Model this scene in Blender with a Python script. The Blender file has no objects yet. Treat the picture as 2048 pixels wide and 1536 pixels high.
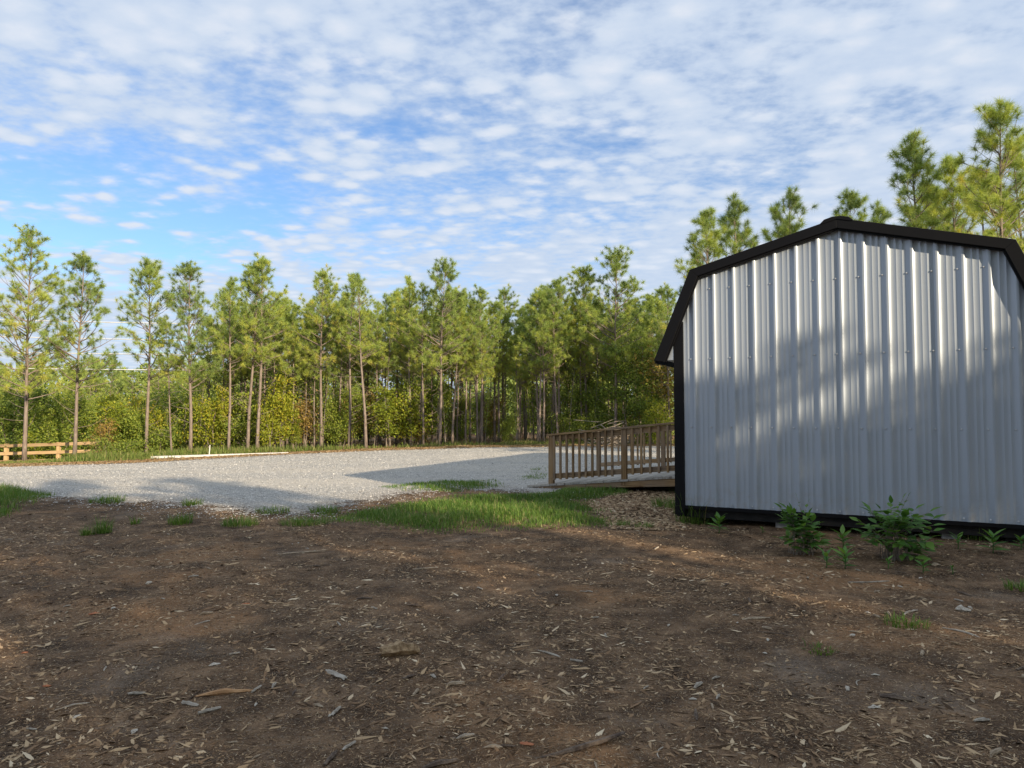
import bpy, math, random
import numpy as np
from mathutils import Vector, Matrix

R = math.radians
scene = bpy.context.scene
COL = scene.collection

# ------------------------------------------------------------------ camera
CAM_H, PITCH, FPX = 1.30, R(2.46), 1420.0
cam_d = bpy.data.cameras.new('camera')
cam_d.sensor_width = 36.0
cam_d.lens = 36.0 * FPX / 2048.0
cam_d.clip_start, cam_d.clip_end = 0.05, 3000
cam = bpy.data.objects.new('camera', cam_d)
COL.objects.link(cam)
cam.location = (0, 0, CAM_H)
cam.rotation_euler = (R(90) + PITCH, 0, 0)
scene.camera = cam

# ------------------------------------------------------------------ sun and sky
SUN_AZ = math.atan2(0.655, -0.755)        # clockwise from +Y
SUN_EL = R(19.0)
SUN = Vector((math.sin(SUN_AZ) * math.cos(SUN_EL), math.cos(SUN_AZ) * math.cos(SUN_EL), math.sin(SUN_EL)))
sun_d = bpy.data.lights.new('sun', 'SUN')
sun_d.energy = 5.0
sun_d.angle = R(0.55)
sun_d.color = (1.0, 0.84, 0.62)
sun_o = bpy.data.objects.new('sun', sun_d)
COL.objects.link(sun_o)
sun_o.rotation_euler = SUN.to_track_quat('Z', 'Y').to_euler()

world = bpy.data.worlds.new('World')
scene.world = world
world.use_nodes = True


class NT:
    """small helper around a node tree"""
    def __init__(self, tree):
        self.t = tree
        tree.nodes.clear()

    def n(self, typ, **kw):
        nd = self.t.nodes.new('ShaderNode' + typ)
        for k, v in kw.items():
            if k.startswith('i_'):
                nd.inputs[k[2:].replace('_', ' ')].default_value = v
            else:
                setattr(nd, k, v)
        return nd

    def l(self, a, b):
        self.t.links.new(a, b)

    def val(self, sock, v):
        if hasattr(v, 'is_output'):
            self.l(v, sock)
        else:
            sock.default_value = v

    def math(self, op, a, b=0.0, c=0.0, clamp=False):
        m = self.n('Math', operation=op, use_clamp=clamp)
        for i, v in enumerate((a, b, c)):
            self.val(m.inputs[i], v)
        return m.outputs[0]

    def noise(self, vec, scale, detail=4.0, rough=0.55, dist=0.0, out='Fac'):
        m = self.n('TexNoise')
        m.inputs['Scale'].default_value = scale
        m.inputs['Detail'].default_value = detail
        m.inputs['Roughness'].default_value = rough
        m.inputs['Distortion'].default_value = dist
        if vec is not None:
            self.l(vec, m.inputs['Vector'])
        return m.outputs[out]

    def ramp(self, fac, stops, mode='LINEAR'):
        m = self.n('ValToRGB')
        cr = m.color_ramp
        cr.interpolation = mode
        while len(cr.elements) < len(stops):
            cr.elements.new(0.5)
        for e, (p, c) in zip(cr.elements, stops):
            e.position = p
            e.color = (c[0], c[1], c[2], 1) if hasattr(c, '__len__') else (c, c, c, 1)
        self.l(fac, m.inputs[0])
        return m.outputs[0]

    def mix(self, fac, a, b, mode='MIX'):
        m = self.n('Mix', data_type='RGBA', blend_type=mode)
        self.val(m.inputs[0], fac)
        for s, v in ((m.inputs[6], a), (m.inputs[7], b)):
            if hasattr(v, 'is_output'):
                self.l(v, s)
            else:
                s.default_value = (v[0], v[1], v[2], 1)
        return m.outputs[2]

    def maprange(self, v, a, b, c=0.0, d=1.0, smooth=True):
        m = self.n('MapRange', interpolation_type='SMOOTHSTEP' if smooth else 'LINEAR')
        self.val(m.inputs[0], v)
        for i, q in enumerate((a, b, c, d)):
            m.inputs[i + 1].default_value = q
        return m.outputs[0]


def build_world():
    w = NT(world.node_tree)
    sky = w.n('TexSky', sky_type='NISHITA', sun_disc=False, sun_elevation=SUN_EL,
              sun_rotation=SUN_AZ, altitude=100.0, air_density=1.0, dust_density=0.6, ozone_density=2.0)
    tc = w.n('TexCoord')
    sep = w.n('SeparateXYZ')
    w.l(tc.outputs['Generated'], sep.inputs[0])
    zz = w.math('ADD', w.math('MAXIMUM', sep.outputs[2], 0.0), 0.10)
    px = w.math('DIVIDE', sep.outputs[0], zz)
    py = w.math('DIVIDE', sep.outputs[1], zz)
    cmb = w.n('CombineXYZ')
    w.l(px, cmb.inputs[0]); w.l(py, cmb.inputs[1])
    rot = w.n('Mapping')
    rot.inputs['Rotation'].default_value = (0, 0, R(14))
    rot.inputs['Scale'].default_value = (0.95, 1.1, 1)
    rot.inputs['Location'].default_value = (3.1, 1.7, 0)
    w.l(cmb.outputs[0], rot.inputs[0])
    P = rot.outputs[0]
    wob = w.noise(P, 4.0, 3.0, 0.6, 0.0, 'Color')
    dv = w.n('VectorMath', operation='MULTIPLY_ADD')
    w.l(wob, dv.inputs[0]); dv.inputs[1].default_value = (0.10, 0.10, 0.0); w.l(P, dv.inputs[2])
    vor = w.n('TexVoronoi', feature='SMOOTH_F1')
    vor.inputs['Scale'].default_value = 9.5
    vor.inputs['Smoothness'].default_value = 0.55
    w.l(dv.outputs[0], vor.inputs['Vector'])
    puff = w.maprange(vor.outputs['Distance'], 0.62, 0.08, 0.0, 1.0)      # one puff per cell
    big = w.noise(P, 0.9, 2.0, 0.5)
    mid = w.noise(P, 3.2, 3.0, 0.55)
    fine = w.noise(P, 24.0, 3.0, 0.55)
    # a break in the cloud layer, low to the north-west
    gx = w.math('DIVIDE', w.math('ADD', px, 1.30), 1.30)
    gy = w.math('DIVIDE', w.math('SUBTRACT', py, 2.45), 0.80)
    d2 = w.math('ADD', w.math('MULTIPLY', gx, gx), w.math('MULTIPLY', gy, gy))
    gap = w.math('EXPONENT', w.math('MULTIPLY', d2, -1.0))
    s = w.math('MULTIPLY', puff, w.maprange(mid, 0.35, 0.65, 0.08, 0.36))
    s = w.math('ADD', s, w.math('MULTIPLY', big, 0.40))
    s = w.math('ADD', s, w.math('MULTIPLY', mid, 0.66))
    s = w.math('ADD', s, w.math('MULTIPLY', fine, 0.34))
    s = w.math('SUBTRACT', s, w.math('MULTIPLY', gap, 0.36))
    mask = w.maprange(s, 0.32, 0.74, 0.05, 0.96)
    shade = w.math('ADD', w.math('MULTIPLY', puff, 0.38), w.math('ADD', w.math('MULTIPLY', fine, 0.40), w.math('MULTIPLY', mid, 0.25)))
    cloud = w.ramp(shade, [(0.20, (4.1, 4.95, 6.3)), (0.50, (4.85, 5.55, 6.6)), (0.80, (5.8, 6.2, 6.9))])
    skyc = w.mix(1.0, sky.outputs[0], (1.0, 1.20, 1.45), 'MULTIPLY')
    col = w.mix(w.math('MULTIPLY', mask, 1.0), skyc, cloud)
    bg = w.n('Background')
    bg.inputs['Strength'].default_value = 0.095
    w.l(col, bg.inputs[0])
    out = w.n('OutputWorld')
    w.l(bg.outputs[0], out.inputs[0])


build_world()
vs = scene.view_settings
vs.view_transform = 'Standard'
vs.look = 'None'
vs.exposure = 0.50
vs.gamma = 1.0
vs.use_curve_mapping = False
scene.cycles.use_denoising = True
scene.cycles.max_bounces = 8
scene.cycles.transparent_max_bounces = 16

# ------------------------------------------------------------------ ground height, pixels to ground
def sstep(a, b, x):
    t = np.clip((x - a) / (b - a), 0, 1)
    return t * t * (3 - 2 * t)


def gz(x, y):
    x = np.asarray(x, float); y = np.asarray(y, float)
    lat = 0.030 * np.maximum(np.minimum(0, x + 2), -26) * sstep(11, 24, y)
    far = -0.02 * np.clip(y - 36, 0, 30)
    near = 1 - sstep(11, 14, y)
    lump = (0.014 * np.sin(1.7 * x + 0.8 * y + 0.6) + 0.012 * np.sin(2.9 * y - 1.3 * x)
            + 0.008 * np.sin(5.1 * x + 2.2) * np.sin(4.3 * y)) * (0.35 + 0.65 * near)
    hump = 0.07 * np.exp(-((x + 7.2) ** 2 / 3.0 + (y - 10.2) ** 2 / 1.2))
    dip = -0.42 * sstep(27.9, 29.0, y) * (1 - sstep(-16, -13.5, x))
    return lat + far + lump + hump + dip


def gzf(x, y):
    return float(gz(x, y))


def ray(px, py):
    a, b = px - 1024.0, 768.0 - py
    return Vector((a, FPX * math.cos(PITCH) - b * math.sin(PITCH), FPX * math.sin(PITCH) + b * math.cos(PITCH)))


def ground_at(px, py):
    """where the line of sight through a photo pixel meets the ground"""
    r = ray(px, py)
    z = 0.0
    for _ in range(30):
        k = (z - CAM_H) / r.z
        z2 = gzf(r.x * k, r.y * k)
        z = 0.5 * z + 0.5 * z2
    k = (z - CAM_H) / r.z
    return Vector((r.x * k, r.y * k, gzf(r.x * k, r.y * k)))


def on_ground(px, Y):
    """ground point at distance Y in the direction of photo column px"""
    X = (px - 1024.0) / FPX * Y
    return Vector((X, Y, gzf(X, Y)))


# ------------------------------------------------------------------ mesh helpers
def link(o, parent=None):
    COL.objects.link(o)
    if parent is not None:
        o.parent = parent
    return o


def tag(o, label=None, cat=None, group=None, kind=None):
    if label: o['label'] = label
    if cat: o['category'] = cat
    if group: o['group'] = group
    if kind: o['kind'] = kind
    return o


def empty(name, loc=(0, 0, 0), rz=0.0, parent=None):
    o = bpy.data.objects.new(name, None)
    o.empty_display_size = 0.1
    o.location = loc
    o.rotation_euler = (0, 0, rz)
    return link(o, parent)


def np_mesh(name, V, F, mat, tone=None, smooth=False):
    """V (n,3), F (m,k) of equal-sided faces; tone: per-vertex float"""
    me = bpy.data.meshes.new(name)
    V = np.asarray(V, np.float32); F = np.asarray(F, np.int32)
    k = F.shape[1]
    me.vertices.add(len(V)); me.vertices.foreach_set('co', V.ravel())
    me.loops.add(F.size); me.loops.foreach_set('vertex_index', F.ravel())
    me.polygons.add(len(F))
    me.polygons.foreach_set('loop_start', np.arange(0, F.size, k, dtype=np.int32))
    me.polygons.foreach_set('loop_total', np.full(len(F), k, np.int32))
    if smooth:
        me.polygons.foreach_set('use_smooth', np.ones(len(F), bool))
    me.update(calc_edges=True)
    if tone is not None:
        a = me.attributes.new('tone', 'FLOAT', 'POINT')
        a.data.foreach_set('value', np.asarray(tone, np.float32))
    me.materials.append(mat)
    return me


class MB:
    """collects simple solids, builds one mesh"""
    def __init__(self):
        self.v, self.f = [], []

    def add(self, vs_, fs_):
        b = len(self.v)
        self.v += [tuple(p) for p in vs_]
        self.f += [tuple(i + b for i in q) for q in fs_]
        return self

    def box(self, x0, x1, y0, y1, z0, z1):
        vs_ = [(x, y, z) for z in (z0, z1) for y in (y0, y1) for x in (x0, x1)]
        return self.add(vs_, [(0, 2, 3, 1), (4, 5, 7, 6), (0, 1, 5, 4), (2, 6, 7, 3), (0, 4, 6, 2), (1, 3, 7, 5)])

    def prism(self, poly, y0, y1):
        """polygon in x,z (counter-clockwise seen from -y) extruded along y"""
        n = len(poly)
        vs_ = [(x, y0, z) for x, z in poly] + [(x, y1, z) for x, z in poly]
        fs_ = [tuple(range(n)), tuple(range(2 * n - 1, n - 1, -1))]
        fs_ += [(i, i + n, (i + 1) % n + n, (i + 1) % n) for i in range(n)]
        return self.add(vs_, fs_)

    def tube(self, pts, rad, sides=6, cap=True):
        pts = [Vector(p) for p in pts]
        b = len(self.v)
        n = len(pts)
        prev = None
        for i, p in enumerate(pts):
            d = (pts[min(i + 1, n - 1)] - pts[max(i - 1, 0)])
            if d.length < 1e-9: d = Vector((0, 0, 1))
            d.normalize()
            if prev is None:
                u = d.orthogonal().normalized()
            else:
                u = (prev - d * prev.dot(d))
                u = u.normalized() if u.length > 1e-6 else d.orthogonal().normalized()
            prev = u
            w = d.cross(u)
            r = rad[i] if hasattr(rad, '__len__') else rad
            for k in range(sides):
                a = 2 * math.pi * k / sides
                self.v.append(tuple(p + (u * math.cos(a) + w * math.sin(a)) * r))
        for i in range(n - 1):
            for k in range(sides):
                k2 = (k + 1) % sides
                self.f.append((b + i * sides + k, b + i * sides + k2, b + (i + 1) * sides + k2, b + (i + 1) * sides + k))
        if cap:
            self.f.append(tuple(b + k for k in range(sides - 1, -1, -1)))
            self.f.append(tuple(b + (n - 1) * sides + k for k in range(sides)))
        return self

    def mesh(self, name, mat, smooth=False):
        me = bpy.data.meshes.new(name)
        me.from_pydata(self.v, [], self.f)
        me.update()
        if smooth:
            me.polygons.foreach_set('use_smooth', np.ones(len(me.polygons), bool))
        me.materials.append(mat)
        return me

    def build(self, name, mat, parent=None, smooth=False, bevel=0.0):
        o = bpy.data.objects.new(name, self.mesh(name, mat, smooth))
        if bevel:
            m = o.modifiers.new('bevel', 'BEVEL')
            m.width = bevel; m.segments = 2; m.limit_method = 'ANGLE'
        return link(o, parent)


def obj(name, me, parent=None):
    return link(bpy.data.objects.new(name, me), parent)


def copy_tree(o, parent=None):
    c = o.copy()
    COL.objects.link(c)
    c.parent = parent
    for ch in o.children:
        copy_tree(ch, c)
    return c


# ------------------------------------------------------------------ materials
MATS = {}


def principled(t, base, rough, **kw):
    p = t.n('BsdfPrincipled')
    t.val(p.inputs['Base Color'], base if hasattr(base, 'is_output') else (*base, 1))
    t.val(p.inputs['Roughness'], rough)
    for k, v in kw.items():
        t.val(p.inputs[k], v)
    return p


def new_mat(name):
    m = bpy.data.materials.new(name)
    m.use_nodes = True
    MATS[name] = m
    return m, NT(m.node_tree)


def finish(t, shader, bump=None, strength=0.3, dist=0.02, p=None):
    if bump is not None:
        b = t.n('Bump')
        b.inputs['Strength'].default_value = strength
        b.inputs['Distance'].default_value = dist
        t.l(bump, b.inputs['Height'])
        t.l(b.outputs[0], p.inputs['Normal'])
    o = t.n('OutputMaterial')
    t.l(shader, o.inputs[0])


def pos(t):
    return t.n('NewGeometry').outputs['Position']


def objc(t):
    return t.n('TexCoord').outputs['Object']


def stretch(t, vec, sx, sy, sz, rz=0.0):
    m = t.n('Mapping')
    m.inputs['Scale'].default_value = (sx, sy, sz)
    m.inputs['Rotation'].default_value = (0, 0, rz)
    t.l(vec, m.inputs[0])
    return m.outputs[0]


def mat_soil():
    m, t = new_mat('mulch_soil')
    P = pos(t)
    a = t.noise(P, 0.55, 4, 0.6)
    b = t.noise(P, 4.0, 6, 0.65)
    c = t.noise(stretch(t, P, 30, 75, 30, 0.25), 1.0, 4, 0.7, 0.6)
    d = t.noise(stretch(t, P, 110, 45, 60, -0.5), 1.0, 3, 0.7, 0.8)
    e = t.noise(P, 160, 2, 0.5)
    base = t.ramp(b, [(0.34, (0.050, 0.029, 0.016)), (0.50, (0.135, 0.081, 0.045)), (0.66, (0.27, 0.170, 0.096))])
    clay = t.mix(t.maprange(a, 0.52, 0.62, 0, 0.65), base, (0.34, 0.18, 0.080))
    dry = t.mix(t.maprange(t.noise(P, 0.9, 3, 0.6, 0.5), 0.56, 0.70, 0, 0.5), clay, (0.22, 0.178, 0.138))
    damp = t.noise(P, 1.6, 5, 0.65, 0.8)
    dry = t.mix(t.maprange(damp, 0.52, 0.64, 0, 0.6), dry, (0.045, 0.028, 0.017))
    ch = t.math('MAXIMUM', t.maprange(c, 0.57, 0.63), t.maprange(d, 0.59, 0.65))
    chips = t.mix(t.math('MULTIPLY', ch, 0.75), dry, (0.36, 0.27, 0.185))
    spk = t.mix(t.maprange(e, 0.62, 0.74, 0, 0.7), chips, (0.42, 0.34, 0.25))
    h = t.math('ADD', t.math('MULTIPLY', ch, 0.5), t.math('ADD', t.math('MULTIPLY', b, 0.8), t.math('MULTIPLY', e, 0.4)))
    p = principled(t, spk, 0.95)
    p.inputs['Specular IOR Level'].default_value = 0.15
    finish(t, p.outputs[0], h, 0.75, 0.025, p)
    return m


def mat_gravel():
    m, t = new_mat('grey_gravel')
    P = pos(t)
    v = t.n('TexVoronoi'); v.inputs['Scale'].default_value = 46.0; t.l(P, v.inputs['Vector'])
    v2 = t.n('TexVoronoi'); v2.inputs['Scale'].default_value = 15.0; t.l(P, v2.inputs['Vector'])
    bw = t.n('RGBToBW'); t.l(v.outputs['Color'], bw.inputs[0])
    stone = t.ramp(bw.outputs[0], [(0.15, (0.45, 0.42, 0.37)), (0.5, (0.66, 0.62, 0.545)), (0.85, (0.82, 0.775, 0.69))])
    gapc = t.mix(t.maprange(v.outputs['Distance'], 0.30, 0.62, 0, 0.75), stone, (0.22, 0.205, 0.185))
    sp = t.noise(P, 9.0, 6, 0.75)
    gapc = t.mix(1.0, gapc, t.ramp(sp, [(0.34, 0.74), (0.5, 1.0), (0.64, 1.18)]), 'MULTIPLY')
    tracks = t.noise(stretch(t, P, 0.10, 0.6, 1, 0.12), 1.0, 4, 0.6)
    big = t.mix(t.maprange(tracks, 0.44, 0.60, 0, 0.6), gapc, (0.56, 0.505, 0.42))
    e = t.n('Attribute', attribute_name='tone').outputs['Fac']
    dust = t.mix(t.maprange(e, 0.1, 1.4, 0.5, 0.0), big, (0.25, 0.20, 0.155))
    n = t.noise(P, 2.2, 5, 0.7)
    n2 = t.noise(P, 26, 2, 0.5)
    edge = t.math('ADD', e, t.math('ADD', t.math('MULTIPLY', t.math('SUBTRACT', n, 0.5), 2.2),
                                   t.math('MULTIPLY', t.math('SUBTRACT', n2, 0.5), 1.6)))
    alpha = t.math('GREATER_THAN', edge, 0.25)
    h = t.math('SUBTRACT', t.math('MULTIPLY', v2.outputs['Distance'], -0.4), v.outputs['Distance'])
    p = principled(t, dust, 0.9)
    p.inputs['Specular IOR Level'].default_value = 0.2
    tr = t.n('BsdfTransparent')
    mx = t.n('MixShader')
    t.l(alpha, mx.inputs[0]); t.l(tr.outputs[0], mx.inputs[1]); t.l(p.outputs[0], mx.inputs[2])
    finish(t, mx.outputs[0], h, 0.65, 0.025, p)
    return m


def mat_tone(name, stops, rough=0.9, trans=0.0, vary=0.0, spec=0.2, noise=0.0):
    """colour from the per-piece 'tone' attribute; vary shifts it per object"""
    m, t = new_mat(name)
    a = t.n('Attribute', attribute_name='tone').outputs['Fac']
    if vary:
        oi = t.n('ObjectInfo')
        a = t.math('ADD', a, t.math('MULTIPLY', t.math('SUBTRACT', oi.outputs['Random'], 0.5), vary))
    if noise:
        a = t.math('ADD', a, t.math('MULTIPLY', t.math('SUBTRACT', t.noise(pos(t), noise, 3), 0.5), 0.6))
    c = t.ramp(a, stops)
    p = principled(t, c, rough)
    p.inputs['Specular IOR Level'].default_value = spec
    if trans:
        tl = t.n('BsdfTranslucent')
        t.l(t.mix(1.0, c, (1.15, 1.1, 0.6), 'MULTIPLY'), tl.inputs[0])
        mx = t.n('MixShader'); mx.inputs[0].default_value = trans
        t.l(p.outputs[0], mx.inputs[1]); t.l(tl.outputs[0], mx.inputs[2])
        finish(t, mx.outputs[0])
    else:
        finish(t, p.outputs[0])
    return m


def mat_bark(name, c0, c1, c2):
    m, t = new_mat(name)
    P = objc(t)
    a = t.noise(stretch(t, P, 14, 14, 3.5), 1.0, 5, 0.65, 0.4)
    b = t.noise(P, 1.2, 3)
    c = t.ramp(a, [(0.3, c0), (0.5, c1), (0.7, c2)])
    c = t.mix(t.maprange(b, 0.4, 0.7, 0, 0.4), c, c2)
    p = principled(t, c, 0.95)
    p.inputs['Specular IOR Level'].default_value = 0.1
    finish(t, p.outputs[0], a, 0.9, 0.03, p)
    return m


def mat_wood(name, c0, c1, c2, axis='x', grey=0.0, rough=0.8):
    m, t = new_mat(name)
    P = objc(t)
    oi = t.n('ObjectInfo')
    sh = t.n('VectorMath', operation='ADD')
    t.l(P, sh.inputs[0])
    cm = t.n('CombineXYZ')
    t.l(t.math('MULTIPLY', oi.outputs['Random'], 37.0), cm.inputs[0])
    t.l(t.math('MULTIPLY', oi.outputs['Random'], 11.0), cm.inputs[2])
    t.l(cm.outputs[0], sh.inputs[1])
    s = {'x': (1.6, 38, 38), 'y': (38, 1.6, 38), 'z': (38, 38, 1.6)}[axis]
    g = t.noise(stretch(t, sh.outputs[0], *s), 1.0, 4, 0.6, 0.6)
    k = t.noise(sh.outputs[0], 5.0, 3, 0.5)
    c = t.ramp(g, [(0.32, c0), (0.5, c1), (0.68, c2)])
    c = t.mix(t.maprange(k, 0.66, 0.74, 0, 0.7), c, (c0[0] * 0.45, c0[1] * 0.4, c0[2] * 0.4))
    f = t.math('MULTIPLY_ADD', oi.outputs['Random'], 0.5, 0.75)
    hs = t.n('HueSaturation')
    t.l(f, hs.inputs['Value']); t.l(c, hs.inputs['Color'])
    c = hs.outputs[0]
    if grey:
        c = t.mix(t.maprange(t.noise(sh.outputs[0], 2.3, 3), 0.4, 0.65, 0, grey), c, (0.26, 0.245, 0.225))
    p = principled(t, c, rough)
    p.inputs['Specular IOR Level'].default_value = 0.25
    finish(t, p.outputs[0], g, 0.35, 0.004, p)
    return m


def mat_metal(name, c, rough, metallic, spots=0.0, wob=0.12):
    m, t = new_mat(name)
    P = objc(t)
    w = t.noise(stretch(t, P, 2.2, 2.2, 0.55), 1.0, 3, 0.5)
    f = t.noise(P, 3.0, 5, 0.6)
    dirt = t.noise(stretch(t, P, 7, 7, 0.8), 1.0, 4, 0.6)
    col = t.mix(t.maprange(dirt, 0.5, 0.75, 0, 0.22), c, (c[0] * 0.78, c[1] * 0.76, c[2] * 0.72))
    sep = t.n('SeparateXYZ'); t.l(P, sep.inputs[0])
    low = t.math('MULTIPLY', t.maprange(sep.outputs[2], 0.62, 0.2, 0, 1), t.maprange(t.noise(P, 9, 4, 0.7), 0.45, 0.7, 0, 0.35))
    col = t.mix(t.math('MULTIPLY', low, spots), col, (0.30, 0.24, 0.18))
    r = t.math('MULTIPLY_ADD', f, 0.22, rough - 0.11)
    p = principled(t, col, r, Metallic=metallic)
    p.inputs['Specular IOR Level'].default_value = 0.15 if c[0] < 0.05 else 0.5
    finish(t, p.outputs[0], w, wob, 0.05, p)
    return m


def mat_plain(name, c0, c1, scale=6, rough=0.85, bump=0.3, spec=0.3):
    m, t = new_mat(name)
    P = objc(t)
    a = t.noise(P, scale, 5, 0.65)
    c = t.mix(t.maprange(a, 0.35, 0.65), c0, c1)
    p = principled(t, c, rough)
    p.inputs['Specular IOR Level'].default_value = spec
    finish(t, p.outputs[0], a, bump, 0.01, p)
    return m


mat_soil(); mat_gravel()
mat_tone('chip', [(0.0, (0.065, 0.038, 0.020)), (0.3, (0.235, 0.142, 0.076)), (0.65, (0.48, 0.335, 0.19)), (1.0, (0.70, 0.57, 0.39))])
mat_tone('stone', [(0.0, (0.30, 0.28, 0.25)), (0.5, (0.55, 0.52, 0.465)), (1.0, (0.78, 0.745, 0.67))])
mat_tone('litter', [(0.0, (0.20, 0.11, 0.05)), (0.5, (0.42, 0.26, 0.12)), (1.0, (0.60, 0.45, 0.25))], trans=0.15)
mat_tone('grass', [(0.0, (0.060, 0.125, 0.024)), (0.45, (0.125, 0.225, 0.038)), (0.8, (0.22, 0.32, 0.065)), (1.0, (0.40, 0.36, 0.16))], 0.6, 0.35, 0.0, 0.3)
mat_tone('verge', [(0.0, (0.10, 0.16, 0.035)), (0.45, (0.19, 0.25, 0.06)), (0.8, (0.30, 0.32, 0.10)), (1.0, (0.40, 0.34, 0.15))], 0.7, 0.35, 0.0, 0.2)
mat_tone('needles', [(0.0, (0.17, 0.24, 0.085)), (0.35, (0.31, 0.41, 0.105)), (0.7, (0.50, 0.55, 0.105)), (1.0, (0.62, 0.55, 0.14))], 0.5, 0.35, 0.35, 0.35)
mat_tone('leaf_green', [(0.0, (0.10, 0.155, 0.034)), (0.5, (0.235, 0.31, 0.05)), (1.0, (0.42, 0.44, 0.065))], 0.55, 0.38, 0.4, 0.3)
mat_tone('leaf_yellow', [(0.0, (0.17, 0.23, 0.03)), (0.5, (0.34, 0.38, 0.036)), (1.0, (0.56, 0.44, 0.055))], 0.6, 0.42, 0.5, 0.3)
mat_tone('leaf_orange', [(0.0, (0.16, 0.18, 0.03)), (0.5, (0.32, 0.24, 0.06)), (1.0, (0.46, 0.29, 0.10))], 0.6, 0.38, 0.5, 0.3)
mat_tone('far_leaf', [(0.0, (0.13, 0.19, 0.06)), (0.5, (0.27, 0.34, 0.085)), (1.0, (0.44, 0.46, 0.12))], 0.8, 0.25, 0.0, 0.2)
mat_tone('shrub_leaf', [(0.0, (0.055, 0.14, 0.026)), (0.5, (0.105, 0.235, 0.04)), (1.0, (0.20, 0.33, 0.065))], 0.45, 0.35, 0.7, 0.4)
mat_bark('pine_bark', (0.10, 0.078, 0.065), (0.22, 0.172, 0.14), (0.33, 0.275, 0.225))
mat_bark('twig_bark', (0.13, 0.105, 0.085), (0.24, 0.20, 0.16), (0.35, 0.30, 0.245))
mat_wood('ramp_wood_x', (0.155, 0.088, 0.038), (0.27, 0.165, 0.076), (0.37, 0.24, 0.12), 'x', 0.28)
mat_wood('ramp_wood_z', (0.155, 0.088, 0.038), (0.27, 0.165, 0.076), (0.37, 0.24, 0.12), 'z', 0.28)
mat_wood('deck_wood', (0.30, 0.26, 0.215), (0.40, 0.36, 0.305), (0.52, 0.475, 0.41), 'y', 0.4)
mat_wood('fence_wood_x', (0.30, 0.19, 0.085), (0.42, 0.285, 0.145), (0.52, 0.375, 0.21), 'x')
mat_wood('fence_wood_z', (0.32, 0.205, 0.09), (0.44, 0.30, 0.15), (0.55, 0.40, 0.22), 'z')
mat_metal('pale_metal', (0.375, 0.418, 0.468), 0.36, 0.20, 1.0, 0.015)
mat_metal('black_metal', (0.006, 0.006, 0.007), 0.55, 0.0, 0.0, 0.03)
mat_plain('black_timber', (0.010, 0.010, 0.010), (0.022, 0.020, 0.018), 12)
mat_plain('concrete', (0.22, 0.21, 0.20), (0.34, 0.33, 0.31), 18)
mat_plain('white_strip', (0.62, 0.60, 0.55), (0.80, 0.78, 0.73), 4)
mat_plain('screw_metal', (0.45, 0.46, 0.47), (0.60, 0.61, 0.62), 8, 0.35)
mat_plain('wire', (0.62, 0.62, 0.60), (0.72, 0.72, 0.70), 1, 0.4)
mat_plain('dry_wood', (0.27, 0.20, 0.13), (0.46, 0.36, 0.25), 30, 0.9, 0.8)
mat_plain('orange_wood', (0.36, 0.19, 0.085), (0.50, 0.29, 0.14), 30, 0.9, 0.8)
mat_plain('aged_wood', (0.20, 0.13, 0.07), (0.44, 0.31, 0.18), 30, 0.95, 1.0, 0.1)
mat_plain('grey_wood', (0.28, 0.235, 0.18), (0.47, 0.41, 0.33), 30, 0.9, 0.7)
mat_plain('dark_wood', (0.085, 0.060, 0.045), (0.19, 0.14, 0.10), 30, 0.95, 0.9)
mat_plain('red_chip', (0.36, 0.12, 0.055), (0.46, 0.19, 0.09), 40, 0.9, 0.4)
mat_plain('pale_stone', (0.42, 0.365, 0.29), (0.58, 0.52, 0.43), 30, 0.95, 0.6, 0.1)

# ------------------------------------------------------------------ ground
def grid_mesh(name, xs, ys, mat):
    X, Y = np.meshgrid(xs, ys)
    Z = gz(X, Y)
    V = np.stack([X, Y, Z], -1).reshape(-1, 3)
    nx, ny = len(xs), len(ys)
    i = np.arange(nx * ny).reshape(ny, nx)
    F = np.stack([i[:-1, :-1], i[:-1, 1:], i[1:, 1:], i[1:, :-1]], -1).reshape(-1, 4)
    return np_mesh(name, V, F, mat, None, True)


def graded(lo, a, b, hi, fine, grow=1.18):
    c = list(np.arange(a, b, fine))
    d = fine; q = c[-1]
    while q < hi:
        d *= grow; q += d; c.append(min(q, hi))
    d = fine; q = a; pre = []
    while q > lo:
        d *= grow; q -= d; pre.append(max(q, lo))
    return np.array(pre[::-1] + c)


tag(obj('ground', grid_mesh('ground', graded(-900, -8, 8, 900, 0.09), graded(-300, 1.5, 13, 1500, 0.09), MATS['mulch_soil'])), kind='structure')

NEAR_PX = [(-500, 972), (-200, 985), (0, 990), (150, 1003), (330, 1012), (480, 1030), (620, 1034), (700, 1012), (830, 990), (930, 980), (1010, 984), (1060, 992), (1180, 985)]
FAR_PX = [(-500, 950), (-200, 941), (0, 935), (200, 930), (350, 923), (500, 915), (700, 905), (850, 900), (1000, 896), (1200, 894), (1370, 893)]
near_p = [ground_at(*p) for p in NEAR_PX] + [Vector((2.6, 14.0, 0)), Vector((5.5, 18.5, 0)), Vector((11, 21, 0))]
far_p = [ground_at(*p) for p in FAR_PX] + [Vector((12, 27.5, 0))]
GRAVEL = np.array([(p.x, p.y) for p in near_p] + [(p.x, p.y) for p in far_p[::-1]])


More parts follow.
